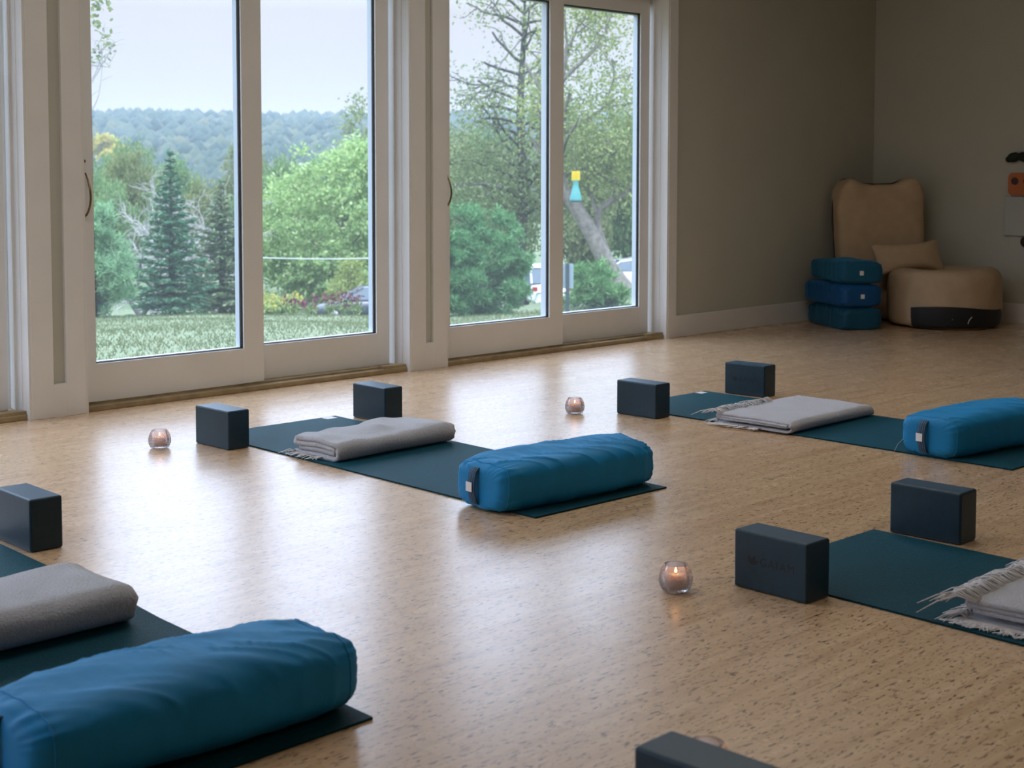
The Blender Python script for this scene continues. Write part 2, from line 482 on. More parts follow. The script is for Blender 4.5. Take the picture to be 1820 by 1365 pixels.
def door(n, a, b):
    root = empty('door_%d' % n, (0, 0, 0)); tag(root, kind='structure')
    # frame: jambs with two ribs, head, threshold
    fr = MB()
    for s, xe in ((1, a), (-1, b)):
        x0, x1 = sorted((xe, xe + s * .012)); fr.box(x0, x1, YW - .016, YW + .19, 0.0, DH)
        for yy0, yy1, pr in ((YW + .044, YW + .050, .014), (YW + .098, YW + .106, .020), (YW + .160, YW + .19, .030)):
            x0, x1 = sorted((xe, xe + s * pr)); fr.box(x0, x1, yy0, yy1, 0.03, DH)
    fr.box(a, b, YW - .016, YW + .19, DH - .02, DH)
    fr.box(a, b, YW + .156, YW + .19, DH - .06, DH)
    fr.build('frame', M['white'], root)
    th = MB()
    th.box(a + .012, b - .012, YW + .004, YW + .055, 0.0, 0.024, 0.003)
    th.box(a + .012, b - .012, YW + .055, YW + .19, 0.0, 0.034, 0.003)
    th.box(b - .17, b - .012, YW + .012, YW + .055, 0.0, 0.040, 0.002)
    th.build('threshold', M['sill'], root)
    mid = (a + b) / 2 + .012
    def panel(name, x0, x1, y0, y1, stl, stb, str_, handle):
        z0, z1 = 0.0345, DH - .0205
        zb, zt = 0.207, 2.087
        g0, g1 = x0 + stl, x1 - str_
        ym = y0 + .013
        p = MB()
        # interior half of the leaf
        p.box(x0, g0, y0, y1, z0, z1, 0.0015); p.box(g1, x1, y0, y1, z0, z1, 0.0015)
        p.box(g0 - .001, g1 + .001, y0 + .0004, y1, z0, zb); p.box(g0 - .001, g1 + .001, y0 + .0004, y1, zt, z1)
        o = p.build(name, M['white'], root)
        gk = MB()
        gw = .003
        gk.box(g0, g0 + gw, ym - .003, ym + .006, zb, zt); gk.box(g1 - gw, g1, ym - .003, ym + .006, zb, zt)
        gk.box(g0, g1, ym - .003, ym + .006, zb, zb + .0015); gk.box(g0, g1, ym - .003, ym + .006, zt - .002, zt)
        gk.build('gasket', M['gasket'], o)
        ex = MB()
        ew = .012
        ex.box(g0, g0 + ew, ym + .008, y1 + .012, zb, zt); ex.box(g1 - ew, g1, ym + .008, y1 + .012, zb, zt)
        ex.box(g0, g1, ym + .008, y1 + .012, zb, zb + ew * .6); ex.box(g0, g1, ym + .008, y1 + .012, zt - ew, zt)
        ex.build('glazing_stop', M['vinyl'], o)
        gl = MB().add([(g0, ym + .004, zb), (g1, ym + .004, zb), (g1, ym + .004, zt), (g0, ym + .004, zt)], [(0, 1, 2, 3)])
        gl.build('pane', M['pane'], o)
        if handle:
            hx = g0 - .050
            h = MB()
            h.box(hx - .006, hx + .006, y0 - .004, y0 + .0005, 0.852, 1.168, 0.0015)
            zz = np.linspace(0.872, 1.088, 22)
            tt = (zz - .872) / .216
            yy = y0 - .004 - .062 * np.sin(math.pi * tt ** .8) ** .75
            h.tube(np.stack([np.full(22, hx), yy, zz], 1), 0.0048, 8)
            h.box(hx - .006, hx + .006, y0 - .018, y0 - .003, 1.115, 1.128, 0.003)
            h.build('handle', M['brass'], o)
        return o
    # sliding leaf stands on the room side, fixed leaf behind it
    panel('sliding_panel', a + .006, mid + .036, YW + .052, YW + .094, .085, .16, .118, True)
    panel('fixed_panel', mid - .055, b - .048, YW + .110, YW + .152, .1, .16, .088, False)
    return root
for i, (a, b) in enumerate(OPEN): door(i + 1, a, b)
door(4, *OPEN_X)

# ------------------------------------------------------------------ yoga mats
def grid_on_quad(NL, NR, FR, FL, n, m):
    a = np.linspace(0, 1, n)[:, None]; b = np.linspace(0, 1, m)[None, :]
    NL, NR, FR, FL = map(np.array, (NL, NR, FR, FL))
    P = ((1 - a) * (1 - b))[..., None] * NL + ((1 - a) * b)[..., None] * NR + (a * b)[..., None] * FR + (a * (1 - b))[..., None] * FL
    return P.reshape(-1, 2)
def yoga_mat(corners, label, wave=None, tagpos=None):
    NL, NR, FR, FL = corners
    c0 = np.mean(np.array(corners), axis=0)
    root = empty('yoga_mat', (c0[0], c0[1], 0), 0, label, 'yoga mat', 'yoga mats laid out on the cork floor')
    n, m = 60, 24
    P = grid_on_quad(NL, NR, FR, FL, n, m) - c0
    A = np.repeat(np.linspace(0, 1, n), m); B = np.tile(np.linspace(0, 1, m), n)
    Z = np.zeros(len(P))
    if wave is not None: 
        Z = wave(A, B); P = P + np.stack([wave(A, B) * 0.0, 0 * Z], 1)
    th = 0.0055
    top = np.column_stack([P, Z + th]); bot = np.column_stack([P, Z + 0.0006])
    V = np.concatenate([top, bot]); N = n * m
    F = grid_faces(n, m)
    F2 = [tuple(i + N for i in f[::-1]) for f in F]
    ring = [j for j in range(m)] + [i * m + m - 1 for i in range(1, n)] + [(n - 1) * m + j for j in range(m - 2, -1, -1)] + [i * m for i in range(n - 2, 0, -1)]
    S = [(ring[k], ring[k] + N, ring[(k + 1) % len(ring)] + N, ring[(k + 1) % len(ring)]) for k in range(len(ring))]
    o = mk('mat_sheet', V, F[::1] + F2 + S, M['mat'], root, True)
    md = o.modifiers.new('edges', 'EDGE_SPLIT'); md.split_angle = math.radians(50)
    if tagpos is not None:
        x, y, w, h = tagpos
        t = MB().box(x - c0[0], x + w - c0[0], y - c0[1], y + h - c0[1], th, th + .0012).build('label_tag', M['tagwhite'], root)
        t['label'] = 'small white sewn label'
    return root
yoga_mat([(3.188, 3.060), (3.815, 3.044), (3.914, 4.979), (3.262, 4.990)],
         'dark teal yoga mat in the middle of the floor, under the thick folded fleece', tagpos=(3.83, 4.925, .055, .045))
yoga_mat([(4.927, 2.345), (5.565, 2.340), (5.650, 4.272), (5.000, 4.283)],
         'dark teal yoga mat farthest right, nearest the beanbag corner, under the fringed flat blanket', tagpos=(5.56, 4.225, .05, .04))
yoga_mat([(3.040, 0.330), (3.690, 0.330), (3.797, 2.237), (3.136, 2.250)],
         'dark green yoga mat at the right edge in the foreground, between two charcoal blocks')
yoga_mat([(1.140, 2.140), (1.774, 2.145), (1.874, 4.080), (1.235, 4.090)],
         'teal yoga mat with rippled edge in the left foreground, under the near blue bolster',
         wave=lambda A, B: 0.010 * sstep(0.55, 1, B) * (np.maximum(0, np.sin(A * 9.5 + 2.2)) ** 1.5) * sstep(0.05, .2, A))

# ------------------------------------------------------------------ yoga blocks
def text_mesh(txt, size):
    cu = bpy.data.curves.new('lettering', 'FONT')
    cu.body = txt; cu.size = size; cu.align_x = 'LEFT'; cu.extrude = 0.0; cu.space_character = 1.25
    ob = bpy.data.objects.new('lettering', cu); COL.objects.link(ob)
    bpy.context.view_layer.update()
    dg = bpy.context.evaluated_depsgraph_get()
    me = bpy.data.meshes.new_from_object(ob.evaluated_get(dg))
    V = np.array([v.co for v in me.vertices]); F = [tuple(p.vertices) for p in me.polygons]
    bpy.data.objects.remove(ob); bpy.data.meshes.remove(me); bpy.data.curves.remove(cu)
    return V, F
LET_V, LET_F = text_mesh('GAIAM', 0.030)
BL, BH, BD = .2286, .1524, .0985
block_mesh = None
def yoga_block(x, y, deg, label, logo=False):
    """x, y: near left corner; long side runs away from it along +Y"""
    global block_mesh
    root = empty('yoga_block', (x, y, 0), math.radians(deg), label, 'yoga block', 'charcoal foam yoga blocks')
    if block_mesh is None:
        o = MB().box(0, BD, 0, BL, 0.0005, BH, 0.007).build('foam_body', M['block'], root, True)
        md = o.modifiers.new('normals', 'WEIGHTED_NORMAL'); md.keep_sharp = False
        block_mesh = o
    else:
        o = block_mesh.copy(); COL.objects.link(o); o.parent = root
    if logo:
        # printed on the long face that looks towards -X: emblem of three leaf strokes, then the word
        lg = MB()
        V = LET_V.copy()
        w = V[:, 0].max()
        yy = BL * .5 + .5 * w - .022
        lg.add(np.column_stack([np.full(len(V), -.0006), yy - V[:, 0], V[:, 1] + .070]), LET_F)
        for k, (ang, ln) in enumerate(((25, .030), (55, .030), (100, .026))):
            a = math.radians(ang); c, s = math.cos(a), math.sin(a)
            tt = np.linspace(0, 1, 9)
            wd = .0055 * np.sin(math.pi * tt)
            up_ = [(tt[i] * ln * c - wd[i] * s, tt[i] * ln * s + wd[i] * c) for i in range(9)]
            dn_ = [(tt[i] * ln * c + wd[i] * s, tt[i] * ln * s - wd[i] * c) for i in range(7, 0, -1)]
            pts = up_ + dn_
            y0_ = yy + .030
            lg.add([(-.0006, y0_ - p[0], .068 + p[1]) for p in pts], [tuple(range(len(pts)))])
        l = lg.build('logo', M['logo'], root)
        l['label'] = 'darker debossed lettering'
    return root
yoga_block(3.1392, 4.6547, 0.6, 'charcoal foam block beside the leftmost candle, at the far left corner of the middle mat')
yoga_block(3.9575, 4.6929, -1.9, 'charcoal foam block at the far right corner of the middle mat, behind the folded fleece')
yoga_block(4.8582, 3.9380, -0.4, 'charcoal foam block right of the middle candle, beside the far right mat')
yoga_block(5.6945, 3.9540, 2.4, 'smallest looking charcoal block, farthest back, behind the fringed flat blanket', True)
yoga_block(3.0197, 1.9626, -1.8, 'charcoal foam block with visible pressed lettering, right of the nearest candle', True)
yoga_block(3.8158, 1.9667, 0.5, 'charcoal foam block at the right edge, behind the foreground green mat')
yoga_block(1.8860, 3.7825, -2.0, 'charcoal foam block cut by the left edge, beside the rippled mat')
yoga_block(1.7480, 1.2290, 0.3, 'charcoal foam block cut off by the bottom edge of the photo')

# ------------------------------------------------------------------ candles in hobnail glasses
def lathe(prof, k, bump=None):
    P = np.array(prof, float); n = len(P)
    a = np.arange(k) * 2 * math.pi / k
    V = []
    for i in range(n):
        r = np.full(k, P[i, 0])
        if bump is not None: r = r + bump(i, a, P[i, 1])
        V.append(np.column_stack([r * np.cos(a), r * np.sin(a), np.full(k, P[i, 1])]))
    V = np.concatenate(V); F = grid_faces(n, k, True)
    return V, [tuple(f) for f in F]
candle_src = None
def candle(x, y, label):
    global candle_src
    root = empty('tealight_candle', (x, y, 0), 0, label, 'candle', 'lit candles in dimpled glasses')
    if candle_src is None:
        zz = np.linspace(0.004, 0.071, 46)
        def R_(z):
            t = (z - .004) / .067
            return 0.0315 + 0.0105 * np.sin(math.pi * min(1, t * 1.02) ** .85) - 0.001 * t
        out = [(0.0005, 0.0012), (0.026, 0.0012), (0.0300, 0.0025)] + [(R_(z), z) for z in zz]
        inn = [(R_(z) - .0045, z) for z in zz[::-1] if z > 0.011] + [(0.0005, 0.010)]
        n0, n1 = 3, 3 + len(zz)
        def bump(i, a, z):
            if i < n0 or i >= n1 or z > .066: return np.zeros_like(a)
            row = int((z - .004) / .0075); ph = (row % 2) * math.pi
            zc = (z - .004) / .0075 - row
            return .0030 * np.maximum(0, np.sin(math.pi * zc)) * (0.5 + .5 * np.cos(26 * a + ph))
        V, F = lathe(out + inn, 130, bump)
        g = mk('glass_cup', V, F, M['tumbler'], root)
        wv, wf = lathe([(0.0005, 0.0105), (0.0225, 0.0105), (0.0230, 0.012), (0.0230, 0.044), (0.022, 0.0455), (0.014, 0.0440), (0.0005, 0.0430)], 32)
        w = mk('wax', wv, wf, M['wax'], root)
        k = MB().tube([(0, 0, .044), (0.0005, 0, .050), (.001, 0, .053)], .0009, 6).build('wick', M['wick'], w)
        fv, ff = lathe([(0.0003, 0.049), (0.0022, 0.0502), (0.0030, 0.0522), (0.0026, 0.0550), (0.0014, 0.0590), (0.0003, 0.062)], 14)
        f = mk('flame', fv, ff, M['flame'], w)
        candle_src = (g, w, k, f)
    else:
        g, w, k, f = candle_src
        g2 = g.copy(); COL.objects.link(g2); g2.parent = root
        w2 = w.copy(); COL.objects.link(w2); w2.parent = root
        for q in (k, f):
            q2 = q.copy(); COL.objects.link(q2); q2.parent = w2
    return root
candle(2.980, 4.890, 'lit candle in dimpled glass farthest left, near the glass doors')
candle(4.722, 4.292, 'lit candle in dimpled glass at the middle distance, left of the far right mat')
candle(2.883, 2.268, 'lit candle in dimpled glass nearest the camera, left of the lettered block')
candle(2.005, 1.505, 'candle glass mostly hidden behind the block at the bottom edge')

# ------------------------------------------------------------------ bolsters
def arc_profile(a, e, n):
    """superellipse quarter-pairs: returns x (-a..a) and scale (0..1), evenly spaced"""
    t = np.linspace(-math.pi / 2, math.pi / 2, 4001)
    x = a * np.sign(np.sin(t)) * np.abs(np.sin(t)) ** e; s = np.abs(np.cos(t)) ** e
    L = np.concatenate([[0], np.cumsum(np.hypot(np.diff(x), 0.14 * np.diff(s)))])
    q = np.linspace(0, L[-1], n)
    return np.interp(q, L, x), np.interp(q, L, s)
def bolster(x, y, z, rz, L, W, H, seed, label, *more, ex=.50, end_e=.24, **kw):
    return _bolster(x, y, z, rz, L, W, H, seed, label, ex, end_e, *more, **kw)
def _bolster(x, y, z, rz, L, W, H, seed, label, ex, end_e, cat='bolster', group='teal bolsters on the mats', matname='teal', handle_side=-1, strap=True, tagonly=False, tilt=0.0, hump=0.12, wr=1.0, stray=False):
    root = empty('yoga_bolster', (x, y, z), rz, label, cat, group)
    root.rotation_euler = (tilt, 0, rz)
    n, m = 150, 96
    xs_, sc_ = arc_profile(L / 2, end_e, n)
    v = np.linspace(0, 2 * math.pi, m, endpoint=False)
    cy_ = np.sign(np.cos(v)) * np.abs(np.cos(v)) ** ex; cz_ = np.sign(np.sin(v)) * np.abs(np.sin(v)) ** ex
    X = xs_[:, None] + 0 * v; S = sc_[:, None]
    mid = 1 - (2 * X / L) ** 2
    Yy = W / 2 * S * cy_ * (1 + .03 * mid)
    Zz = H / 2 * S * cz_
    Zz = np.where(Zz > 0, Zz * (1 + hump * mid), Zz)
    P = np.stack([X, Yy, Zz], -1)
    # cover puckers: long folds over the shoulders, gathers at the end seams
    so = seed * 13.7
    q = np.stack([X * 7 + so, Yy * 16 + Zz * 10 + 3.1 * X, Zz * 9 + so], -1)
    d = .0055 * vnoise(q * .55) + .0035 * (1 - np.abs(vnoise(np.stack([X * 13 + Yy * 22 + so, Yy * 5 - X * 4, Zz * 8], -1)))) ** 3
    rid = (1 - np.abs(vnoise(np.stack([X * 20 + Yy * 30 + so, (Yy + Zz) * 4, 0 * X + so * 1.7], -1)))) ** 5
    d = d + .005 * rid * sstep(0, .05, Zz) * sstep(.55, .0, vnoise(np.stack([X * 4 + so, Yy * 4, Zz * 3], -1)))
    ends = sstep(.70, .97, np.abs(2 * X / L))
    d = d + .0014 * ends * np.sin(v[None, :] * 23 + 3 * np.sin(v[None, :] * 3 + seed)) * (S > .55)
    nd = np.stack([0.15 * np.sign(X) * ends, cy_ * np.ones_like(X), cz_ * np.ones_like(X)], -1)
    nd /= np.linalg.norm(nd, axis=-1, keepdims=True)
    P = P + nd * (d * wr * np.minimum(1, S * 1.3))[..., None]
    zb = -H / 2
    P[..., 2] = np.maximum(P[..., 2], zb * .93 + .0 * X) - zb * .93
    V = P.reshape(-1, 3)
    F = grid_faces(n, m, True)
    F.append(tuple(range(m))[::-1]); F.append(tuple((n - 1) * m + j for j in range(m)))
    o = mk('cover', V, F, M[matname], root)
    # piping along the seam of each end panel
    for end in (0, 1):
        i = next(i for i in (range(n) if end == 0 else range(n - 1, -1, -1)) if sc_[i] > .90)
        ring = P[i]
        ring = np.concatenate([ring, ring[:2]])
        MB().tube(ring, .0022, 6, False).build('piping', M[matname], root, True)
    hs = handle_side
    ie = 2 if hs < 0 else n - 3
    endx = hs * L / 2
    if strap:
        # carrying handle: dark webbing across the end panel, standing a little off it
        t = np.linspace(0, 1, 26)
        zc = H * (.03 + .91 * t)
        off = np.sin(math.pi * t) * .015 + .004
        sfrac = np.minimum(.985, np.abs(zc - H * .465) / (H * .485))
        xe = endx * (1 - sfrac ** (2 / end_e)) ** (end_e / 2) + hs * off
        yc = -hs * .012 + 0 * t
        hw = .018
        def ribbon(y0_, y1_, dx):
            A = np.stack([xe + hs * dx, yc + y0_, zc], 1); B = np.stack([xe + hs * dx, yc + y1_, zc], 1)
            A2 = A - np.array([hs * .002, 0, 0]); B2 = B - np.array([hs * .002, 0, 0])
            V = np.stack([A, B, B2, A2], 1).reshape(-1, 3)
            return V, grid_faces(26, 4, True)
        h = MB().add(*ribbon(-hw, hw, .0)).build('handle', M['navy'], root, True); h['label'] = 'dark navy webbing handle'
        st = MB()
        for yy in (-.012, -.004, .006, .013): st.add(*ribbon(yy - .0008, yy + .0008, .0006))
        st.build('stitching', M['navy_stitch'], h, True)
    if strap or tagonly:
        zt = H * .46; ty = (.006 if strap else 0.0)
        tx = endx + hs * (.022 if strap else .008)
        tg = MB()
        tg.box(min(tx, tx + hs * .0015), max(tx, tx + hs * .0015), ty - .002, ty + .026, zt - .014, zt + .016)
        g = tg.build('label_tag', M['tagwhite'], root); g['label'] = 'small white label'
    if stray:
        MB().tube([(endx + .01, W * .42, .05), (endx - .012, W * .46, .03), (endx - .03, W * .47, .004)], .0006, 4).build('loose_thread', M['fringe'], root)
    return root
MAT_T = 0.0075
bolster(3.485, 3.240, MAT_T, math.radians(-4.0), 0.70, .262, .150, 1, 'teal bolster lying across the middle mat, strap and white tag facing left', wr=1.35)
bolster(5.270, 2.640, MAT_T, math.radians(-7.0), 0.70, .262, .152, 2, 'teal bolster at the right edge, on the far right mat', stray=True)
bolster(1.452, 2.330, MAT_T, math.radians(-2.0), 0.70, .280, .152, 3, 'largest looking teal bolster, in the bottom left corner', ex=.62, end_e=.33, hump=.16)

# ------------------------------------------------------------------ blankets: one folded ribbon per blanket
def blanket(name, x0, x1, yc, layers, half, th, z0, matname, label, seed, skew=0.0, fringe=True, fringe_len=.055, cat='blanket', wav=.004, nfr=70, nleft=20, top_fringe=0.0):
    root = empty(name, ((x0 + x1) / 2, yc, z0), 0, label, cat, 'folded grey blankets on the mats')
    Lx = x1 - x0
    # centre line in the Y-Z plane: flat zigzag from the bottom up; near end (-Y) folds are rounded
    pitch_ = th * 1.06
    zl = [th * .55 + pitch_ * k for k in range(layers)]
    pts = [(yv, zl[0]) for yv in np.linspace(half, -half + .5 * (zl[-1] - zl[0]), 16)]
    lo, hi, sgn, inset = 0, layers - 1, -1, 0.0
    while lo < hi:                       # wrap inwards: outer fold, then the folds inside it
        r = (zl[hi] - zl[lo]) / 2; ze = zl[lo] + r
        up_ = 1 if sgn < 0 else -1
        ye = pts[-1][0]
        for a in np.linspace(-math.pi / 2, math.pi / 2, 9)[1:-1]:
            pts.append((ye + sgn * r * .9 * math.cos(a), ze + up_ * r * math.sin(a)))
        inset += .010
        tgt = (half - inset) if sgn < 0 else (-half + inset + r)
        znew = zl[hi] if sgn < 0 else zl[lo]
        for yv in np.linspace(ye, tgt, 16): pts.append((yv, znew))
        if sgn < 0: hi -= 1; lo += 1 if False else 0
        else: lo += 0
        if sgn < 0:
            # turn down at the far end to the layer below
            nxt = (zl[hi + 1], zl[hi]); 
            if hi <= lo: break
            r2 = (nxt[0] - nxt[1]) / 2
            for a in np.linspace(math.pi / 2, -math.pi / 2, 7)[1:-1]:
                pts.append((tgt + r2 * math.cos(a), nxt[1] + r2 + r2 * math.sin(a)))
            ye2 = -half + inset + (zl[-1] - zl[0]) * .45
            for yv in np.linspace(tgt, ye2, 16): pts.append((yv, zl[hi]))
            if hi - 1 <= lo: break
            r3 = (zl[hi] - zl[hi - 1]) / 2
            for a in np.linspace(math.pi / 2, -math.pi / 2, 7)[1:-1]:
                pts.append((ye2 - r3 * math.cos(a), zl[hi - 1] + r3 + r3 * math.sin(a)))
            for yv in np.linspace(ye2, tgt - .01, 16): pts.append((yv, zl[hi - 1]))
            break
    C = np.array(pts)
    top = C[:, 1].max() + th / 2
    T = np.gradient(C, axis=0); T /= np.linalg.norm(T, axis=1)[:, None]
    Nn = np.stack([-T[:, 1], T[:, 0]], 1)
    h = th * .47
    loop = np.concatenate([C + Nn * h, [C[-1] + T[-1] * h * .8], (C - Nn * h)[::-1], [C[0] - T[0] * h * .8]])
    nl = len(loop); nx = 54
    xv = np.linspace(-Lx / 2, Lx / 2, nx)
    Vv = []
    so = seed * 9.1
    for i, xx in enumerate(xv):
        yy = loop[:, 0]; zz = loop[:, 1]
        edge = min(1.0, (Lx / 2 - abs(xx)) / .03)
        P = np.column_stack([np.full(nl, xx), yy + skew * xx, zz])
        wv = vnoise(np.column_stack([np.full(nl, xx * 7 + so), yy * 6, zz * 3 + so]))
        wv2 = vnoise(np.column_stack([np.full(nl, xx * 16 + so), yy * 14, zz * 6 + so]))
        P[:, 2] += (wv * wav + wv2 * wav * .5) * (zz / top)
        P[:, 2] = np.maximum(P[:, 2], .0006)
        P[:, 1] += .006 * vnoise(np.column_stack([np.full(nl, xx * 5 + so), zz * 30, 0 * zz + so]))
        # layers end at slightly different lengths
        P[:, 0] += np.sign(xx) * (abs(xx) / (Lx / 2)) ** 6 * .010 * vnoise(np.column_stack([zz * 90, yy * 5, 0 * zz + so + np.sign(xx)]))
        P[:, 2] *= 1 - .10 * (1 - edge) * (zz / top)
        Vv.append(P)
    V = np.concatenate(Vv)
    F = grid_faces(nx, nl, True)
    # close both ends along the ribbon
    nc = len(C)
    for base, flip in ((0, False), ((nx - 1) * nl, True)):
        for j in range(nc - 1):
            a, b = base + j, base + j + 1
            c, d_ = base + nl - 2 - j - 1, base + nl - 2 - j
            F.append((a, d_, c, b) if not flip else (a, b, c, d_))
    o = mk('folded_cloth', V, F, M[matname], root)
    if fringe:
        fr = MB()
        r_ = np.random.default_rng(seed)
        for k in range(nfr):
            xx = -Lx / 2 - .015 + (k + r_.random()) / nfr * (Lx * .98)
            y0_ = half + skew * xx - .012
            ln = fringe_len * (.55 + .7 * r_.random())
            up2 = (top - th * .5) if (k % 2 == 0 and top_fringe > 0) else 0.0
            if up2 and xx > -Lx / 2 + Lx * top_fringe: continue
            bend = r_.normal(0, .034); side = r_.normal(-.004, .020)
            z1 = r_.random() * .012 + .003
            pts = [(xx, y0_, th * .6), (xx + side * .4, y0_ + ln * .35, th * .7 + z1), (xx + side + bend * .5, y0_ + ln * .75, .004 + z1 * .6), (xx + side * 1.6 + bend, y0_ + ln, .0025)]
            if up2:
                side = r_.normal(-.02, .02)
                pts = [(xx, y0_ - .02, up2), (xx + side * .5, y0_ + ln * .35, up2 + .006 + z1), (xx + side + bend * .5, y0_ + ln * .7, up2 + .004 + z1 * .8), (xx + side * 1.5 + bend, y0_ + ln, up2 - .012 + z1)]
            fr.tube(pts, [.0017, .0021, .0018, .0008], 5)
        for k in range(nleft):      # loose strands at the left end
            yv = half * (-.35 + 1.35 * r_.random()); ln = fringe_len * (.4 + .6 * r_.random())
            pts = [(-Lx / 2 + .008, yv, th * .5), (-Lx / 2 - ln * .5, yv + r_.normal(.01, .01), th * .5), (-Lx / 2 - ln, yv + r_.normal(.02, .016), .0025)]
            fr.tube(pts, [.0022, .0024, .0010], 5)
        f = fr.build('fringe', M['fringe'], root, True); f['kind'] = 'stuff'; f['label'] = 'white tasselled fringe'
    return root
blanket('folded_blanket', 3.265, 3.860, 4.275, 4, .130, .0185, MAT_T, 'fleece', 'thick grey fleece blanket folded on the middle mat', 1, skew=.02, wav=.015, nfr=40, fringe_len=.05)
blanket('folded_blanket', 4.940, 5.590, 3.490, 5, .190, .0095, MAT_T, 'weave', 'flat pale grey blanket with white fringe on the far right mat', 2, wav=.005, nfr=150, nleft=45, top_fringe=.62)
blanket('folded_blanket', 3.165, 3.780, 1.430, 5, .185, .0110, MAT_T, 'weave', 'white fringed blanket cut off by the right edge, on the foreground green mat', 3, wav=.006, nfr=420, fringe_len=.060, nleft=170, top_fringe=1.0)
blanket('folded_blanket', 1.150, 1.752, 3.130, 4, .140, .0230, MAT_T, 'fleece', 'thick grey fleece blanket on the rippled mat at the left edge', 4, wav=.006, fringe=False)

# ------------------------------------------------------------------ corner: bolsters, beanbag seat
def soft(name, mat, parent, ax, ay, az, e1, e2, seed, wob=.01, n=70, m=90, flat=0.0, shape=None, loc=(0, 0, 0), rot=None, dens=6):
    u = np.linspace(-math.pi / 2, math.pi / 2, n)[:, None]; v = np.linspace(0, 2 * math.pi, m, endpoint=False)[None, :]
    pw = lambda a, e: np.sign(a) * np.abs(a) ** e
    X = ax * pw(np.cos(u), e1) * pw(np.cos(v), e2); Y_ = ay * pw(np.cos(u), e1) * pw(np.sin(v), e2); Z = az * pw(np.sin(u), e1) + 0 * v
    P = np.stack([X, Y_, Z], -1)
    if shape is not None: P = shape(P)
    nn = P / (np.linalg.norm(P, axis=-1, keepdims=True) + 1e-9)
    d = wob * vnoise(P * dens + seed * 3.3) + wob * .5 * (1 - np.abs(vnoise(P * dens * 1.7 + seed))) ** 3
    P = P + nn * d[..., None]
    if flat: P[..., 2] = np.maximum(P[..., 2], -az * flat)
    V = P.reshape(-1, 3)
    if rot is not None: V = V @ np.array(rot.to_3x3()).T
    V = V + np.array(loc)
    o = mk(name, V, grid_faces(n, m, True), mat, parent)
    return o
AX = math.radians(90 - 33)
sx, sy = math.cos(AX), math.sin(AX)
fx, fy = 8.64, 5.205
for k, (mt, lab, hh) in enumerate((('teal_low', 'lowest of the three stacked bolsters beside the beige seat', .150), ('blue', 'middle bolster of the corner stack, royal blue with a white label', .150), ('teal_deep', 'topmost of the three stacked bolsters beside the beige seat, slumped', .150))):
    cx, cy_ = fx + sx * .30 + (.004, -.006, .010)[k], fy + sy * .30 + (0, .006, -.004)[k]
    bolster(cx, cy_, (.001, .161, .321)[k], AX + (0, .05, -.04)[k], .60, .31, hh, 11 + k, lab, 'bolster', 'bolsters stacked in the corner', mt, -1, strap=False, tagonly=(k > 0), hump=.05, ex=.42, end_e=.22)

seat = empty('floor_seat', (9.335, 4.975, 0), 0, 'round beige bean bag seat with black side panel on the floor', 'bean bag')
def seat_shape(P):
    P = P.copy()
    r = np.hypot(P[..., 0], P[..., 1])
    P[..., 2] = np.where(P[..., 2] > 0, P[..., 2] * (1 - .26 * np.exp(-(r / .17) ** 2) + .05 * np.exp(-((np.arctan2(P[..., 1], P[..., 0]) + .9) / .5) ** 2)), P[..., 2])
    return P
soft('seat_cushion', M['beige'], seat, .372, .372, .208, .33, .92, 1, .018, flat=.97, shape=seat_shape, loc=(0, 0, .204), dens=5)
# black panel round the lower front right
a = np.linspace(math.radians(-186), math.radians(-52), 44)
zz = np.linspace(.012, .150, 10)
A, Z = np.meshgrid(a, zz, indexing='ij')
rr = .374 + .016 * np.sin(np.clip(Z / .16, 0, 1) * math.pi * .6) - .02 * (Z < .02)
V = np.stack([rr * np.cos(A), rr * np.sin(A), Z - .0 * A], -1)
V[:, -1, 2] += .015 * np.sin((a - a[0]) * 2.5)
Vi = V * np.array([.97, .97, 1])
mbk = MB().add(V.reshape(-1, 3), grid_faces(44, 10)).add(Vi.reshape(-1, 3), [f[::-1] for f in grid_faces(44, 10)])
pnl = mbk.build('side_panel', M['black_cloth'], seat, True); pnl['label'] = 'black fabric panel'
pt = MB()
ang = math.radians(-128)
pt.tube([(.394 * math.cos(ang + .008 * k * k), .394 * math.sin(ang + .008 * k * k), .050 + .016 * k) for k in range(4)], .0022, 6)
t_ = pt.build('zip_pull', M['tagwhite'], pnl); t_['label'] = 'small white pull tab'
sm = MB()
th_ = np.linspace(0, 2 * math.pi, 61)
sm.tube(np.stack([.350 * np.cos(th_), .350 * np.sin(th_), .352 + .012 * np.sin(th_ * 3)], 1), .004, 6, False)
sm.build('seam', M['beige'], seat, True)

back = empty('backrest_cushion', (9.365, 5.52, 0), 0, 'tall beige back cushion standing upright in the room corner', 'cushion')
Rb = Matrix.Rotation(math.radians(-38), 4, 'Z') @ Matrix.Rotation(math.radians(-5), 4, 'X')
def back_shape(P):
    P = P.copy()
    t = P[..., 2] / .505
    P[..., 0] *= 1 + .06 * t
    P[..., 2] += .050 * np.exp(-((np.abs(P[..., 0]) - .235) / .075) ** 2) * sstep(.4, 1, t) - .022 * sstep(.5, 1, t)
    P[..., 1] += .03 * np.exp(-((np.abs(P[..., 0]) - .24) / .09) ** 2) * sstep(.6, .95, t) * np.sign(P[..., 1])
    return P
soft('cushion_body', M['beige'], back, .322, .110, .505, .34, .40, 5, .016, n=110, m=130, shape=back_shape, rot=Rb, loc=(0, 0, .507), dens=6)
th_ = np.linspace(0, 2 * math.pi, 121)
e_ = .36
px_ = .322 * np.sign(np.cos(th_)) * np.abs(np.cos(th_)) ** e_; pz_ = .505 * np.sign(np.sin(th_)) * np.abs(np.sin(th_)) ** e_
PP = back_shape(np.stack([px_ * 1.008, np.full_like(px_, .03), pz_ * 1.006], -1))
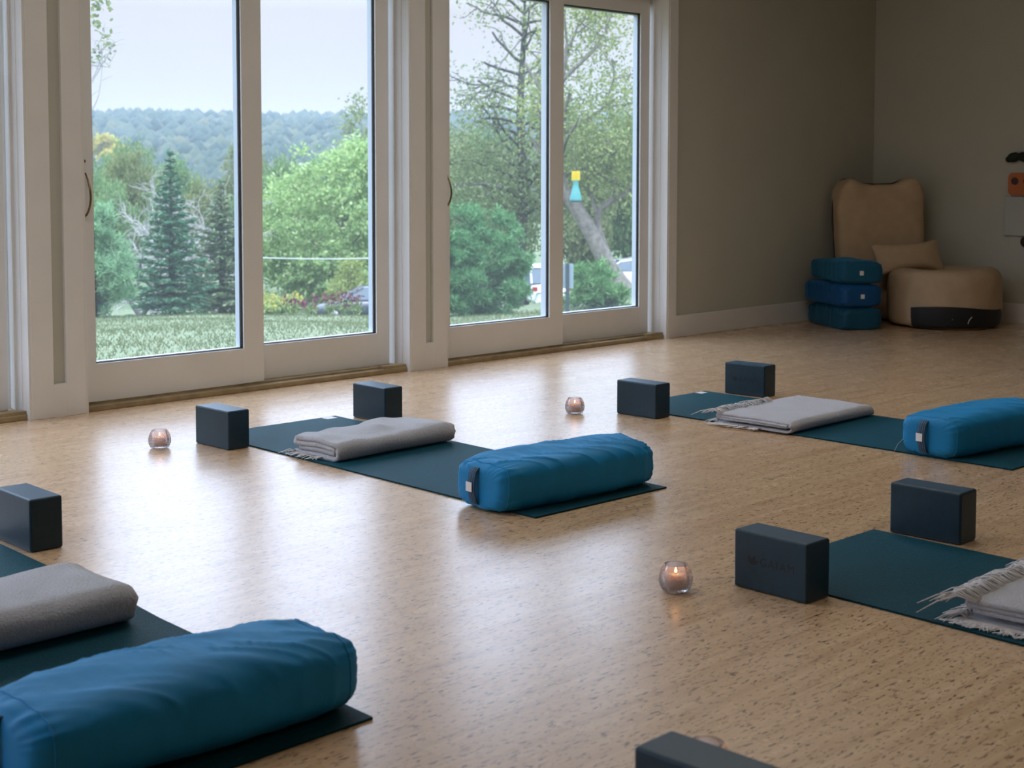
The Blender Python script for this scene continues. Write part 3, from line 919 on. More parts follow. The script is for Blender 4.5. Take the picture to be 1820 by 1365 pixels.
PP = PP @ np.array(Rb.to_3x3()).T + np.array((0, 0, .507))
mk('piping', *tube_mesh(PP, .006, 6, False), M['black_cloth'], back)['label'] = 'dark edge piping'

pil = empty('lumbar_pillow', (9.275, 5.235, .362), 0, 'small beige lumbar pillow resting on the bean bag seat', 'pillow')
def pil_shape(P):
    P = P.copy()
    x = P[..., 0] / .255; z = P[..., 2] / .100
    k = (np.abs(x) ** 3) * (np.abs(z) ** 3)
    P[..., 1] *= 1 - .75 * np.clip(np.abs(x) ** 3 + np.abs(z) ** 4 * .4, 0, 1)
    P[..., 2] *= .88 + .55 * np.abs(x) ** 2.5 * np.abs(z)
    P[..., 0] *= .93 + .14 * np.abs(z) ** 2
    return P
soft('pillow_body', M['beige'], pil, .255, .080, .100, .30, .40, 8, .006, n=80, m=100, shape=pil_shape, rot=Matrix.Rotation(math.radians(-35), 4, 'Z') @ Matrix.Rotation(math.radians(-4), 4, 'Y') @ Matrix.Rotation(math.radians(-22), 4, 'X'), loc=(0, 0, .105))

# things on the right wall, cut by the picture's edge
M['orange'] = simple('orange_lacquer', (0.42, 0.11, 0.02), 0.5, .1)
M['darkbrown'] = simple('dark_spots', (0.03, 0.012, 0.008), 0.6)
M['darkgreen'] = simple('dark_green_leafage', (0.012, 0.016, 0.010), 0.8, .2)
M['board'] = simple('grey_white_board', (0.42, 0.43, 0.41), 0.6, .03)
xw = XR
brd = MB().box(xw - .030, xw, 4.27, 4.768, .628, .905, .004).build('wall_panel', M['board']); tag(brd, 'pale grey panel on the right wall, cut by the edge of the photo', 'wall panel')
orr = empty('wall_ornament', (xw - .02, 4.60, .925), 0, 'orange rounded board with dark round holes above the pale wall panel', 'wall art')
def rrect_prism(x0, x1, y0, y1, z0, z1, r, k=6):
    P = []
    for cy2, cz2, a0 in ((y1 - r, z1 - r, 0), (y0 + r, z1 - r, 90), (y0 + r, z0 + r, 180), (y1 - r, z0 + r, 270)):
        for i in range(k + 1):
            t = math.radians(a0 + 90 * i / k); P.append((cy2 + r * math.cos(t), cz2 + r * math.sin(t)))
    n = len(P)
    V = [(x0, *p) for p in P] + [(x1, *p) for p in P]
    F = [tuple(range(n)), tuple(range(2 * n - 1, n - 1, -1))] + [(i, i + n, (i + 1) % n + n, (i + 1) % n) for i in range(n)]
    return V, F
MB().add(*rrect_prism(-.012, .018, -.20, .145, -.012, .150, .035)).build('board', M['orange'], orr)
for yy in (.095, .005, -.09):
    an = np.arange(24) * 2 * math.pi / 24
    V = [(x_, yy + .026 * math.cos(t), .090 + .026 * math.sin(t)) for x_ in (-.016, -.011) for t in an]
    F = [tuple(range(24)), tuple(range(47, 23, -1))] + [(i, i + 24, (i + 1) % 24 + 24, (i + 1) % 24) for i in range(24)]
    mk('spot', V, F, M['darkbrown'], orr, False)['label'] = 'dark round spot'
mb = MB()
for k in range(14):
    t = k / 13
    bm = bmesh.new(); bmesh.ops.create_icosphere(bm, subdivisions=2, radius=.022 + .014 * math.sin(t * 9) ** 2)
    V = np.array([v.co[:] for v in bm.verts]) * np.array([.6, 1.2, 1]) + np.array([-.018, -.10 + .21 * (1 - t) * 1.02, .015 * math.sin(t * 5) + .018 * t])
    mb.add(V, [tuple(v.index for v in f.verts) for f in bm.faces]); bm.free()
o = mb.build('leafy_garland', M['darkgreen'], None, True, loc=(xw - .012, 4.63, 1.170)); tag(o, 'dark leafy ornament on the right wall above the orange board', 'wall art')
bm = bmesh.new(); bmesh.ops.create_uvsphere(bm, u_segments=20, v_segments=12, radius=.035)
V = np.array([v.co[:] for v in bm.verts]) * np.array([.5, 1, 1.1]); F = [tuple(v.index for v in f.verts) for f in bm.faces]; bm.free()
o = MB().add(V, F).tube([(.015, 0, .0), (.024, 0, .0)], .012, 10).build('wall_ball', M['darkbrown'], None, True, loc=(xw - .024, 4.612, .585)); tag(o, 'dark round ornament just below the pale wall panel', 'wall art')

# ------------------------------------------------------------------ outdoors
# the slope below the doors runs along the direction (AX2, AY2); s = metres down that slope, t = metres to the right of it
AX2, AY2 = 0.70970, 0.70450
def out(s, t): return (AX2 * s + AY2 * t, AY2 * s - AX2 * t)
def ground_z(s, t):
    s = np.asarray(s, float); t = np.asarray(t, float)
    w = sstep(-1.5, 2.5, t)
    left = np.interp(s, [0, 7, 16, 25, 30, 60, 200, 300, 600, 760], [-.15, -.15, -.74, -1.43, -1.95, -5.1, -6.0, 1.0, 20.0, 18.0])
    right = np.interp(s, [0, 7, 16, 25, 32, 60, 200, 300, 600, 760], [-.15, -.15, -.70, -1.32, -1.52, -4.2, -6.0, 1.0, 19.0, 17.0])
    z = left * (1 - w) + right * w
    z = z + 2.0 * sstep(250, 600, s) * vnoise(np.stack([s / 90.0, t / 70.0, 0 * s], -1))
    z = z + .03 * sstep(7, 12, s) * vnoise(np.stack([s / 1.7, t / 1.7, 0 * s + 5], -1))
    return z
def gpt(s, t, dz=0.0):
    x, y = out(s, t)
    return np.array([x, y, float(ground_z(s, t)) + dz])
def hill_tilt(s, t): return None

def ground_mat(name, c1, c2, c3, sc1):
    t = NT(name); b = t.bsdf(c1, 0.9)
    v = t.coords()
    n1 = t.noise(v, sc1, 5, .65)
    t.l(t.ramp(n1, [(.3, c1), (.55, c2), (.75, c3)]), b.inputs['Base Color'])
    return t.m
M['lawn'] = ground_mat('lawn_turf', (.085, .12, .05), (.115, .145, .065), (.15, .17, .09), 2.2)
M['valley'] = ground_mat('valley_ground', (.06, .10, .04), (.09, .13, .05), (.13, .15, .07), .4)

def terrain(name, ss, ts, mat):
    S, T = np.meshgrid(ss, ts, indexing='ij')
    Z = ground_z(S, T)
    X = AX2 * S + AY2 * T; Yv = AY2 * S - AX2 * T
    V = np.stack([X, Yv, Z], -1).reshape(-1, 3)
    n, m = S.shape
    I, J = np.meshgrid(np.arange(n - 1), np.arange(m - 1), indexing='ij')
    a = (I * m + J).ravel()
    F = np.stack([a, a + m, a + m + 1, a + 1], 1)
    o = mk(name, V, F, mat); tag(o, kind='structure'); return o
terrain('lawn', np.concatenate([np.arange(3, 30, .4), np.arange(30, 66, 1.5)]), np.arange(-26, 22.1, .6), M['lawn'])
terrain('valley_hill', np.concatenate([[64.5], np.arange(70, 250, 12), np.arange(250, 765, 12)]), np.arange(-330, 260, 14.0), M['valley'])

class Leaves:
    def __init__(s): s.C = []; s.A = []; s.B = []
    def add(s, C, size, r, aspect=.5, droop=None, dirs=None, spread=.5):
        C = np.asarray(C, float); n = len(C)
        a = r.normal(size=(n, 3))
        if dirs is not None: a = np.asarray(dirs) + spread * a
        a /= np.linalg.norm(a, axis=1)[:, None]
        b = np.cross(a, r.normal(size=(n, 3))); b /= np.linalg.norm(b, axis=1)[:, None] + 1e-9
        sz = size * (.65 + .7 * r.random(n))[:, None]
        s.C.append(C); s.A.append(a * sz * .5); s.B.append(b * sz * .5 * aspect)
    def build(s, name, mat, parent):
        C = np.concatenate(s.C); A = np.concatenate(s.A); B = np.concatenate(s.B)
        V = np.stack([C - A, C + B, C + A, C - B], 1).reshape(-1, 3)
        F = np.arange(len(V)).reshape(-1, 4)
        return mk(name, V, F, mat, parent, False)

def crown_points(r, ell, n, shell=.55):
    """points in a union of ellipsoids, biased to their surface"""
    ell = np.asarray(ell, float)
    vol = ell[:, 3] * ell[:, 4] * ell[:, 5]
    k = r.choice(len(ell), n, p=vol ** .75 / (vol ** .75).sum())
    d = r.normal(size=(n, 3)); d /= np.linalg.norm(d, axis=1)[:, None]
    rad = shell + (1 - shell) * r.random(n) ** .6
    return ell[k, :3] + d * ell[k, 3:6] * rad[:, None]

def leaf_tree(name, label, cat, base, ell, nclump, clump_r, per, size, mat, bark, seed, trunk_r=.12, shell=.55, aspect=.55, group=None, trunk_top=None, flat=.75):
    r = np.random.default_rng(seed)
    root = empty(name, tuple(base), 0, label, cat, group)
    P = crown_points(r, ell, nclump, shell)
    P = P[P[:, 2] > 0.08]
    lv = Leaves()
    C = np.repeat(P, per, axis=0); g = r.normal(size=C.shape) * clump_r * np.array([1, 1, flat])
    lv.add(C + g, size, r, aspect)
    lv.build('foliage', mat, root)
    top = max(e[2] for e in ell) if trunk_top is None else trunk_top
    mb = MB()
    mb.tube([(0, 0, -.1), (.02, .01, top * .35), (-.03, .02, top * .7), (0, 0, top)], [trunk_r * 1.25, trunk_r, trunk_r * .7, trunk_r * .25], 9)
    for q in P[r.choice(len(P), min(26, len(P)), replace=False)]:
        z0 = min(q[2] * .55, top * .9)
        st = np.array([0, 0, z0]); md_ = (st + q) / 2 + np.array([0, 0, -.06 * np.linalg.norm(q - st)])
        mb.tube([st, md_, q], [trunk_r * .32, trunk_r * .2, trunk_r * .06], 5)
    mb.build('trunk', bark, root, True)
    return root

M['bark'] = simple('grey_bark', (.17, .15, .13), .9, .35, 9, .6, 30, .02)
M['bark_dark'] = simple('dark_bark', (.07, .065, .06), .9, .3, 9, .6, 30, .02)
M['bark_pale'] = simple('pale_dead_wood', (.36, .345, .335), .9, .2, 9)
L_ = leaf_material
M['maple'] = L_('maple_leaves', (.15, .25, .11), (.32, .46, .19), (.48, .57, .29))
M['apple'] = L_('apple_leaves', (.14, .20, .08), (.27, .33, .14), (.40, .42, .20))
M['apple_grey'] = L_('greyed_apple_leaves', (.12, .165, .085), (.21, .265, .135), (.32, .35, .19))
M['pine'] = L_('pine_needles', (.05, .15, .06), (.11, .25, .11), (.21, .36, .17), .3)
M['pine_pale'] = L_('pale_pine_needles', (0.126, 0.252, 0.145), (0.224, 0.378, 0.211), (0.308, 0.462, 0.272), .3)
M['spruce'] = L_('spruce_needles', (0.033, 0.098, 0.064), (0.075, 0.173, 0.098), (0.150, 0.247, 0.140), .2)
M['spruce2'] = L_('olive_spruce_needles', (0.074, 0.121, 0.067), (0.135, 0.196, 0.105), (0.230, 0.257, 0.147), .2)
M['lowspruce'] = L_('bright_spruce_needles', (0.060, 0.156, 0.064), (0.132, 0.276, 0.103), (0.240, 0.396, 0.161), .3)
M['mid1'] = L_('valley_leaves', (0.095, 0.176, 0.084), (0.176, 0.270, 0.127), (0.257, 0.338, 0.165))
M['mid2'] = L_('valley_leaves_olive', (.12, .16, .07), (.20, .235, .11), (.29, .30, .16))
M['yellowleaf'] = L_('yellow_leaves', (.35, .30, .06), (.50, .42, .08), (.42, .42, .12))
M['shrub'] = L_('pale_green_leaves', (.20, .27, .08), (.30, .36, .13), (.42, .44, .18))
M['purple'] = L_('purple_leaves', (0.072, 0.018, 0.034), (0.144, 0.030, 0.068), (0.240, 0.072, 0.115), .25)
M['green_low'] = L_('weed_leaves', (0.144, 0.228, 0.085), (0.240, 0.336, 0.132), (0.396, 0.456, 0.211))
M['golden'] = L_('goldenrod_flowers', (.55, .45, .09), (.62, .54, .14), (.50, .52, .20))
M['blade'] = L_('grass_blades', (.085, .12, .05), (.125, .155, .075), (.17, .18, .10), .3)
M['canopy'] = None

# grass of the slope, short and uncountable
r = np.random.default_rng(21)
N = 46000
s_ = 7.5 + 19.5 * r.random(N) ** .8; t_ = (-.42 + .62 * r.random(N)) * s_ * 1.0
x_ = AX2 * s_ + AY2 * t_; y_ = AY2 * s_ - AX2 * t_
k_ = (y_ > 6.15)
s_, t_, x_, y_ = s_[k_], t_[k_], x_[k_], y_[k_]; N = len(s_)
z_ = ground_z(s_, t_)
an = r.random(N) * 6.283; h_ = .02 + .03 * r.random(N); wd = .006 + .006 * r.random(N)
ln_ = r.normal(size=(N, 2)) * .03
V = np.zeros((N, 3, 3))
V[:, 0] = np.stack([x_ - wd * np.cos(an), y_ - wd * np.sin(an), z_ - .01], 1)
V[:, 1] = np.stack([x_ + wd * np.cos(an), y_ + wd * np.sin(an), z_ - .01], 1)
V[:, 2] = np.stack([x_ + ln_[:, 0], y_ + ln_[:, 1], z_ + h_], 1)
o = mk('grass', V.reshape(-1, 3), np.arange(N * 3).reshape(-1, 3), M['blade'], None, False)
tag(o, 'short mown grass blades covering the slope outside the doors', 'grass', kind='stuff')

# big round green tree and its neighbour
leaf_tree('leafy_tree', 'big round bright green tree outside the first glass doors', 'tree', gpt(66, -7.7),
          [(0, 0, 4.2, 3.7, 3.7, 3.7), (-1.3, 1.3, 3.4, 2.7, 2.7, 2.4), (.85, -.85, 6.3, 2.1, 2.1, 1.9), (1.6, -1.6, 4.6, 2.4, 2.4, 2.7), (-1.9, 2.0, 2.1, 2.0, 2.0, 1.9), (0, 0, 1.9, 3.4, 3.4, 1.7)], 430, .34, 80, .21, M['maple'], M['bark'], 31, .17, .72, flat=.5)
leaf_tree('leafy_tree', 'thin topped tree rising behind the big round green tree', 'tree', gpt(73, -7.3),
          [(-.3, .3, 8.2, 1.1, 1.1, 1.9), (.6, -.6, 7.2, 1.6, 1.6, 1.9), (2.5, -2.5, 6.2, 1.8, 1.8, 2.6)], 130, .32, 26, .22, M['apple_grey'], M['bark_dark'], 32, .14, .3)
leaf_tree('pale_shrub', 'pale yellow green shrub behind the dark parked car', 'shrub', gpt(60.4, -6.9),
          [(0, 0, 1.0, .85, .85, .8), (.1, -.1, 1.9, .5, .5, .7)], 110, .15, 40, .14, M['shrub'], M['bark'], 33, .05)

# conifers
def conifer(name, label, base, H, R, mat, seed, needle=.13, dens=1.0, bark='bark_dark', bare=.0, droop=.25, whorls=22, group=None):
    r = np.random.default_rng(seed)
    root = empty(name, tuple(base), 0, label, 'conifer', group)
    lv = Leaves(); mb = MB()
    mb.tube([(0, 0, -.1), (0, 0, H * .5), (0, 0, H)], [R * .06 + .02, R * .04 + .012, .006], 8)
    for w in range(whorls):
        f = w / (whorls - 1)
        z = H * (.03 + .95 * f ** .9)
        L = R * (1 - f) ** 1.15 + .05
        nb_ = int(6 + 5 * (1 - f))
        for b_ in range(nb_):
            a = 6.283 * (b_ + r.random() * .7) / nb_ + w * 1.1
            l = L * (.75 + .4 * r.random())
            dz = -droop * l * (1 - f) + .25 * l * f
            k = 6; dloc = dens * (1 - .35 * f)
            tt = np.linspace(0, 1, k)
            pts = np.stack([np.cos(a) * l * tt, np.sin(a) * l * tt, z + dz * tt + .18 * l * tt ** 2.2], 1)
            mb.tube(pts[[0, 3, 5]], [.010, .007, .003], 4, False)
            if r.random() < bare: continue
            n = max(6, int(62 * l * dloc))
            u = r.random(n) ** .7
            side = r.normal(size=n) * .16 * l * (1 - u * .6)
            C = np.stack([np.cos(a) * l * u - np.sin(a) * side, np.sin(a) * l * u + np.cos(a) * side, z + dz * u + .18 * l * u ** 2.2 - np.abs(side) * .25], 1)
            C += r.normal(size=C.shape) * .02
            sg = np.sign(side)
            D = np.stack([np.cos(a) - np.sin(a) * sg * .8, np.sin(a) + np.cos(a) * sg * .8, np.full(n, -.1)], 1)
            lv.add(C, needle, r, .28, dirs=D, spread=.35)
    lv.build('needles', mat, root); mb.build('trunk', M[bark], root, True)
    return root
conifer('spruce_tree', 'dark green spruce standing behind the lawn outside the first glass doors', gpt(28, -6.62), 3.25, .90, M['spruce'], 41, .13, 2.0)
conifer('spruce_tree', 'olive brown spruce just right of the darker spruce', gpt(30.5, -6.15, .0), 2.9, 1.0, M['spruce2'], 42, .15, 1.7, bare=.12)

def soft_pine(name, label, base, ell, n, mat, seed, tuft=.17, per=12, clump=.085):
    r = np.random.default_rng(seed)
    root = empty(name, tuple(base), 0, label, 'conifer')
    K = crown_points(r, ell, max(12, n // 34), .72)
    P = np.repeat(K, 34, axis=0) + r.normal(size=(len(K) * 34, 3)) * clump * np.array([1, 1, .8])
    P = P[P[:, 2] > .03]
    lv = Leaves()
    C = np.repeat(P, per, axis=0); D = r.normal(size=C.shape); D[:, 2] += .55
    D /= np.linalg.norm(D, axis=1)[:, None]
    lv.add(C + D * tuft * .45, tuft, r, .11, dirs=D, spread=.08)
    lv.build('needles', mat, root)
    H = max(e[2] + e[5] for e in ell)
    mb = MB().tube([(0, 0, -.1), (0, 0, H * .5), (0, 0, H * .92)], [.06, .04, .008], 8)
    for q in P[r.choice(len(P), 40, replace=False)]:
        mb.tube([(0, 0, q[2] * .8), q], [.012, .004], 4, False)
    mb.build('trunk', M['bark_dark'], root, True)
    return root
soft_pine('white_pine', 'fluffy blue green young pine outside the second glass doors', gpt(25, -.66),
          [(0, 0, .75, .92, .92, .75), (-.25, .25, 1.35, .55, .55, .65), (.28, -.3, 1.2, .52, .52, .55), (0, 0, .35, 1.0, 1.0, .4)], 4300, M['pine'], 51, .125, 12)
soft_pine('white_pine', 'pale green pine at the left edge of the first glass doors', gpt(24, -6.98),
          [(0, 0, .7, .62, .62, .75), (-.1, .1, 1.4, .42, .42, .65)], 1900, M['pine_pale'], 52, .125, 12)
soft_pine('low_spruce', 'low bright green spreading spruce at the foot of the leaning apple tree', gpt(26.3, 1.50),
          [(0, 0, .14, .62, .62, .20), (0, 0, .28, .56, .56, .32), (.05, 0, .50, .36, .36, .34)], 900, M['lowspruce'], 53, .15, 11)

# bare and branching trees
def grow(mb, r, p, d, L, rad, depth, tips, kink=.35, up_=.12, k=5, minr=.004, split=(2, 3)):
    n = 5
    pts = [p]; dd = d / np.linalg.norm(d)
    for i in range(n):
        dd = dd + r.normal(size=3) * kink * .35 + np.array([0, 0, up_ * .3]); dd /= np.linalg.norm(dd)
        pts.append(pts[-1] + dd * L / n)
    rr = np.linspace(rad, rad * .6, n + 1)
    mb.tube(pts, rr, k, False)
    tips.append((pts[3], depth)); tips.append((pts[-1], depth))
    if depth <= 0: return
    for j in range(r.integers(split[0], split[1] + 1)):
        i0 = int(r.integers(2, n + 1))
        nd = dd + r.normal(size=3) * .75; nd /= np.linalg.norm(nd)
        grow(mb, r, pts[i0], nd, L * (.62 + .2 * r.random()), max(minr, rad * .55), depth - 1, tips, kink, up_, 4 if depth < 3 else 5, minr, split)

def hazel(name, label, base, stems, seed, mat, depth=4, L=1.3, rad=.05, up_=.1):
    r = np.random.default_rng(seed)
    root = empty(name, tuple(base), 0, label, 'tree')
    mb = MB(); tips = []
    for d in stems: grow(mb, r, np.zeros(3), np.array(d, float), L, rad, depth, tips, .5, up_, 5, .0055, (2, 4))
    mb.build('branches', mat, root, True)
    return root, tips
rx, ry = AY2, -AX2          # unit vector to the right
hz, tp = hazel('bare_tree', 'leafless grey twiggy tree behind the dark spruce', gpt(35, -8.75), [(-.25 * rx, -.25 * ry, 1), (.5 * rx, .5 * ry, 1.1), (.9 * rx, .9 * ry, .8), (.2 * rx, .2 * ry, 1.3)], 61, M['bark_pale'], 5, 1.35, .055, .05)
hz2, tp2 = hazel('bare_tree', 'leafless grey twiggy tree farther back, above the olive spruce', gpt(41, -8.6), [(-.5 * rx, -.5 * ry, 1), (.4 * rx, .4 * ry, 1.1), (0, 0, 1.3)], 62, M['bark_pale'], 5, 1.6, .05, .05)
st, tp3 = hazel('bare_tree', 'crooked dark stemmed leafless tree left of the dark spruce', gpt(31, -8.0), [(-.42 * rx, -.42 * ry, 1.0), (.35 * rx, .35 * ry, 1.0)], 63, M['bark_dark'], 3, .95, .06, .02)

# leaning old apple tree: two stems from one foot
def path_tube(mb, pts, rad, k=12, wob=.0, r=None):
    P = np.asarray(pts, float); n = 28
    q = np.linspace(0, len(P) - 1, n); i = np.arange(len(P))
    Q = np.stack([np.interp(q, i, P[:, c]) for c in range(3)], 1)
    for _ in range(2): Q[1:-1] = (Q[:-2] + 2 * Q[1:-1] + Q[2:]) / 4
    R_ = np.interp(q, i, rad)
    if r is not None: R_ = R_ * (1 + wob * r.normal(size=n))
    mb.tube(Q, R_, k)
    return Q
def rv(t, z, f=0.0): return np.array([rx * t + AX2 * f, ry * t + AY2 * f, z])
r = np.random.default_rng(71)
apple = empty('apple_tree', tuple(gpt(30, 2.28)), 0, 'old leaning apple tree with pale bark outside the rightmost pane', 'tree')
mb = MB()
q1 = path_tube(mb, [rv(.14, -.15), rv(.02, .06), rv(-.30, .62), rv(-.72, 1.45), rv(-1.10, 2.05), rv(-1.38, 2.55), rv(-1.42, 3.3), rv(-1.28, 4.3), rv(-1.15, 5.2)], [.33, .25, .175, .155, .15, .14, .11, .07, .03], 12, .05, r)
q2 = path_tube(mb, [rv(.05, .0, .1), rv(-.18, .55, .12), rv(-.38, 1.05, .15), rv(-.50, 1.45, .15), rv(-.48, 1.75, .1), rv(-.15, 2.0, .0), rv(.22, 2.12, -.1), rv(.65, 2.3, -.1)], [.15, .11, .085, .075, .07, .06, .05, .03], 9, .05, r)
tips = []
for st_, d, L, rad in ((q1[19], (.4, .1, .8), 1.3, .06), (q1[22], (-.5, .2, .7), 1.2, .05), (q1[24], (.6, -.2, .5), 1.2, .05), (q1[26], (.2, .3, .9), .9, .035), (q1[16], (.9, .2, .5), 1.2, .05),
                       (q2[14], (-.3, .2, 1), .9, .04), (q2[22], (.4, .2, .8), .9, .04), (q2[27], (.7, 0, .5), .9, .03), (q2[19], (.1, -.3, 1), 1.0, .04), (q1[27], (-.1, 0, 1), .9, .03), (q1[20], (1.0, -.1, .35), 1.5, .05), (q1[17], (-.5, .3, .6), 1.0, .05)):
    dd = np.array([rx * d[0] + AX2 * d[1], ry * d[0] + AY2 * d[1], d[2]])
    grow(mb, r, st_, dd, L, rad, 2, tips, .4, .05, 5, .006, (2, 3))
mb.build('trunk', M['bark'], apple, True)
lv = Leaves()
TP = np.array([t for t, d in tips])
TP = TP[TP[:, 2] > 1.75]
C = np.repeat(TP, 46, axis=0)
lv.add(C + r.normal(size=C.shape) * np.array([.24, .24, .20]), .085, r, .5)
P = crown_points(r, [(*rv(-.3, 2.75), .9, .9, .6), (*rv(-.35, 3.8), 1.0, 1.0, .9), (*rv(.5, 3.0), .7, .7, .8)], 190, .3)
C = np.repeat(P, 26, axis=0)
lv.add(C + r.normal(size=C.shape) * .14, .085, r, .5)
lv.build('foliage', M['apple'], apple)

r = np.random.default_rng(72)
apple2 = empty('apple_tree', tuple(gpt(34, .22)), 0, 'tall grey green tree with upright dark trunk behind the young pine', 'tree')
mb = MB()
q1 = path_tube(mb, [rv(-.1, -.1), rv(-.05, 1.2), rv(.05, 2.4), rv(.02, 3.6), rv(-.04, 4.8), rv(.05, 6.2), rv(.08, 7.4)], [.17, .14, .12, .11, .09, .06, .02], 10, .05, r)
tips = []
for i0 in range(8, 28):
    for sgn in (-1, 1):
        d = (sgn * (.7 + .4 * r.random()), r.normal() * .5, .25 + .4 * r.random())
        dd = np.array([rx * d[0] + AX2 * d[1], ry * d[0] + AY2 * d[1], d[2]])
        grow(mb, r, q1[i0], dd, (1.25 if sgn < 0 else .85) * (1.15 - .5 * (i0 - 8) / 20), .04, 2, tips, .45, .03, 4, .006, (1, 3))
mb.build('trunk', M['bark_dark'], apple2, True)
TP = np.array([t for t, d in tips]); 
w = np.clip((5.6 - TP[:, 2]) / 2.4, 0.22, 1)
TP = TP[r.random(len(TP)) < w]
C = np.repeat(TP, 34, axis=0)
lv = Leaves(); lv.add(C + r.normal(size=C.shape) * np.array([.22, .22, .18]), .095, r, .5)
P = crown_points(r, [(*rv(-.9, 3.0), 1.5, 1.5, 1.2), (*rv(.4, 2.6), 1.1, 1.1, 1.2)], 260, .3)
C = np.repeat(P, 30, axis=0); lv.add(C + r.normal(size=C.shape) * .20, .10, r, .5)
lv.build('foliage', M['apple_grey'], apple2)

# slim tree hidden behind the first trim, one leafy spray in view
r = np.random.default_rng(73)
slim = empty('slim_tree', tuple(gpt(14, -4.29)), 0, 'thin branches with a few leaf tufts at the upper left of the first pane', 'tree')
mb = MB(); tips = []
path_tube(mb, [rv(0, -.1), rv(.02, 1.2), rv(-.02, 2.6), rv(.0, 4.2)], [.05, .042, .03, .012], 8)
for pts in ([rv(0, 1.8), rv(.16, 2.15), rv(.30, 2.42), rv(.34, 2.7), rv(.33, 2.95)], [rv(0, 2.35), rv(.16, 2.50), rv(.26, 2.62), rv(.33, 2.78), rv(.36, 2.92)], [rv(.0, 2.75), rv(.2, 2.8), rv(.34, 2.98), rv(.38, 3.15)], [rv(.0, 2.6), rv(.22, 2.72), rv(.42, 2.70)], [rv(0, 2.2), rv(.2, 2.5), rv(.42, 2.86), rv(.46, 2.95)]):
    Q = path_tube(mb, np.array(pts), np.linspace(.010, .003, len(pts)), 5)
    for k in range(10):
        i = int(r.integers(8, 27)); e = Q[i] + r.normal(size=3) * .09
        mb.tube([Q[i], (Q[i] + e) / 2 + .01, e], [.003, .0025, .0015], 4, False)
mb.build('trunk', M['bark_pale'], slim, True)
C = np.concatenate([np.array(c) + r.normal(size=(26, 3)) * np.array([.05, .05, .05]) for c in (rv(.30, 2.80), rv(.37, 2.93), rv(.36, 3.36), rv(.30, 3.28), rv(.38, 3.46), rv(.27, 3.1))])
lv = Leaves(); lv.add(C, .055, r, .6); lv.build('foliage', M['apple_grey'], slim)

# insect trap in the apple tree
M['trap_teal'] = simple('teal_plastic', (.045, .25, .235), .4)
M['trap_dark'] = simple('dark_teal_plastic', (.010, .10, .10), .45)
M['trap_yellow'] = simple('yellow_plastic', (.60, .44, .02), .45)
tb = gpt(28, 1.235); tz = .50
trap = empty('insect_trap', (tb[0], tb[1], tz), 0, 'teal and yellow hanging insect trap in front of the leaning apple tree', 'insect trap')
V, F = lathe([(.118, .05), (.112, .10), (.085, .20), (.058, .30), (.050, .37), (.052, .42)], 28); mk('funnel', V, F, M['trap_teal'], trap)
V, F = lathe([(.0005, .0), (.100, .0), (.108, .01), (.118, .05), (.0005, .052)], 28); mk('collecting_cup', V, F, M['trap_dark'], trap)
mb = MB()
for a in (0.4, 0.4 + math.pi / 2):
    c, s = math.cos(a), math.sin(a)
    mb.box(-.085, .085, -.002, .002, .42, .60)
    Vv = mb.V[-1]; mb.V[-1] = np.column_stack([Vv[:, 0] * c - Vv[:, 1] * s, Vv[:, 0] * s + Vv[:, 1] * c, Vv[:, 2]])
vn = mb.build('vanes', M['trap_yellow'], trap); vn['label'] = 'yellow crossed vanes'
bo = gpt(30, 2.28) - np.array([tb[0], tb[1], tz])
end = bo + np.array([*(np.array(out(28, 1.3)) - np.array(out(30, 2.28))), 2.9])
MB().tube([(0, 0, .60), (0, 0, .9), (.0, .0, 1.5)], .004, 5).build('hanging_wire', M['bark_dark'], trap)
mbb = MB(); a0 = q1 = rv(-1.30, 2.75); b0 = np.array([tb[0], tb[1], tz + 1.5]) - gpt(30, 2.28)
mbb.tube([a0, (a0 + b0) / 2 + np.array([0, 0, .12]), b0, b0 + (b0 - a0) * .2], [.05, .035, .022, .01], 6)
mbb.build('bough', M['bark'], apple, True)

# sign on a post
M['post'] = simple('dark_painted_post', (.030, .045, .055), .5)
M['signface'] = simple('blue_grey_sign', (.22, .29, .33), .5)
sgp = gpt(25, .965)
sgn_ = empty('sign_post', tuple(sgp), math.atan2(ry, rx), 'small blue grey sign on a dark post at the edge of the lawn', 'sign')
MB().box(-.030, .030, -.025, .025, -.1, .86, .004).build('post', M['post'], sgn_)
MB().box(-.095, .105, .026, .036, .42, .85, .003).build('sign_board', M['signface'], sgn_)

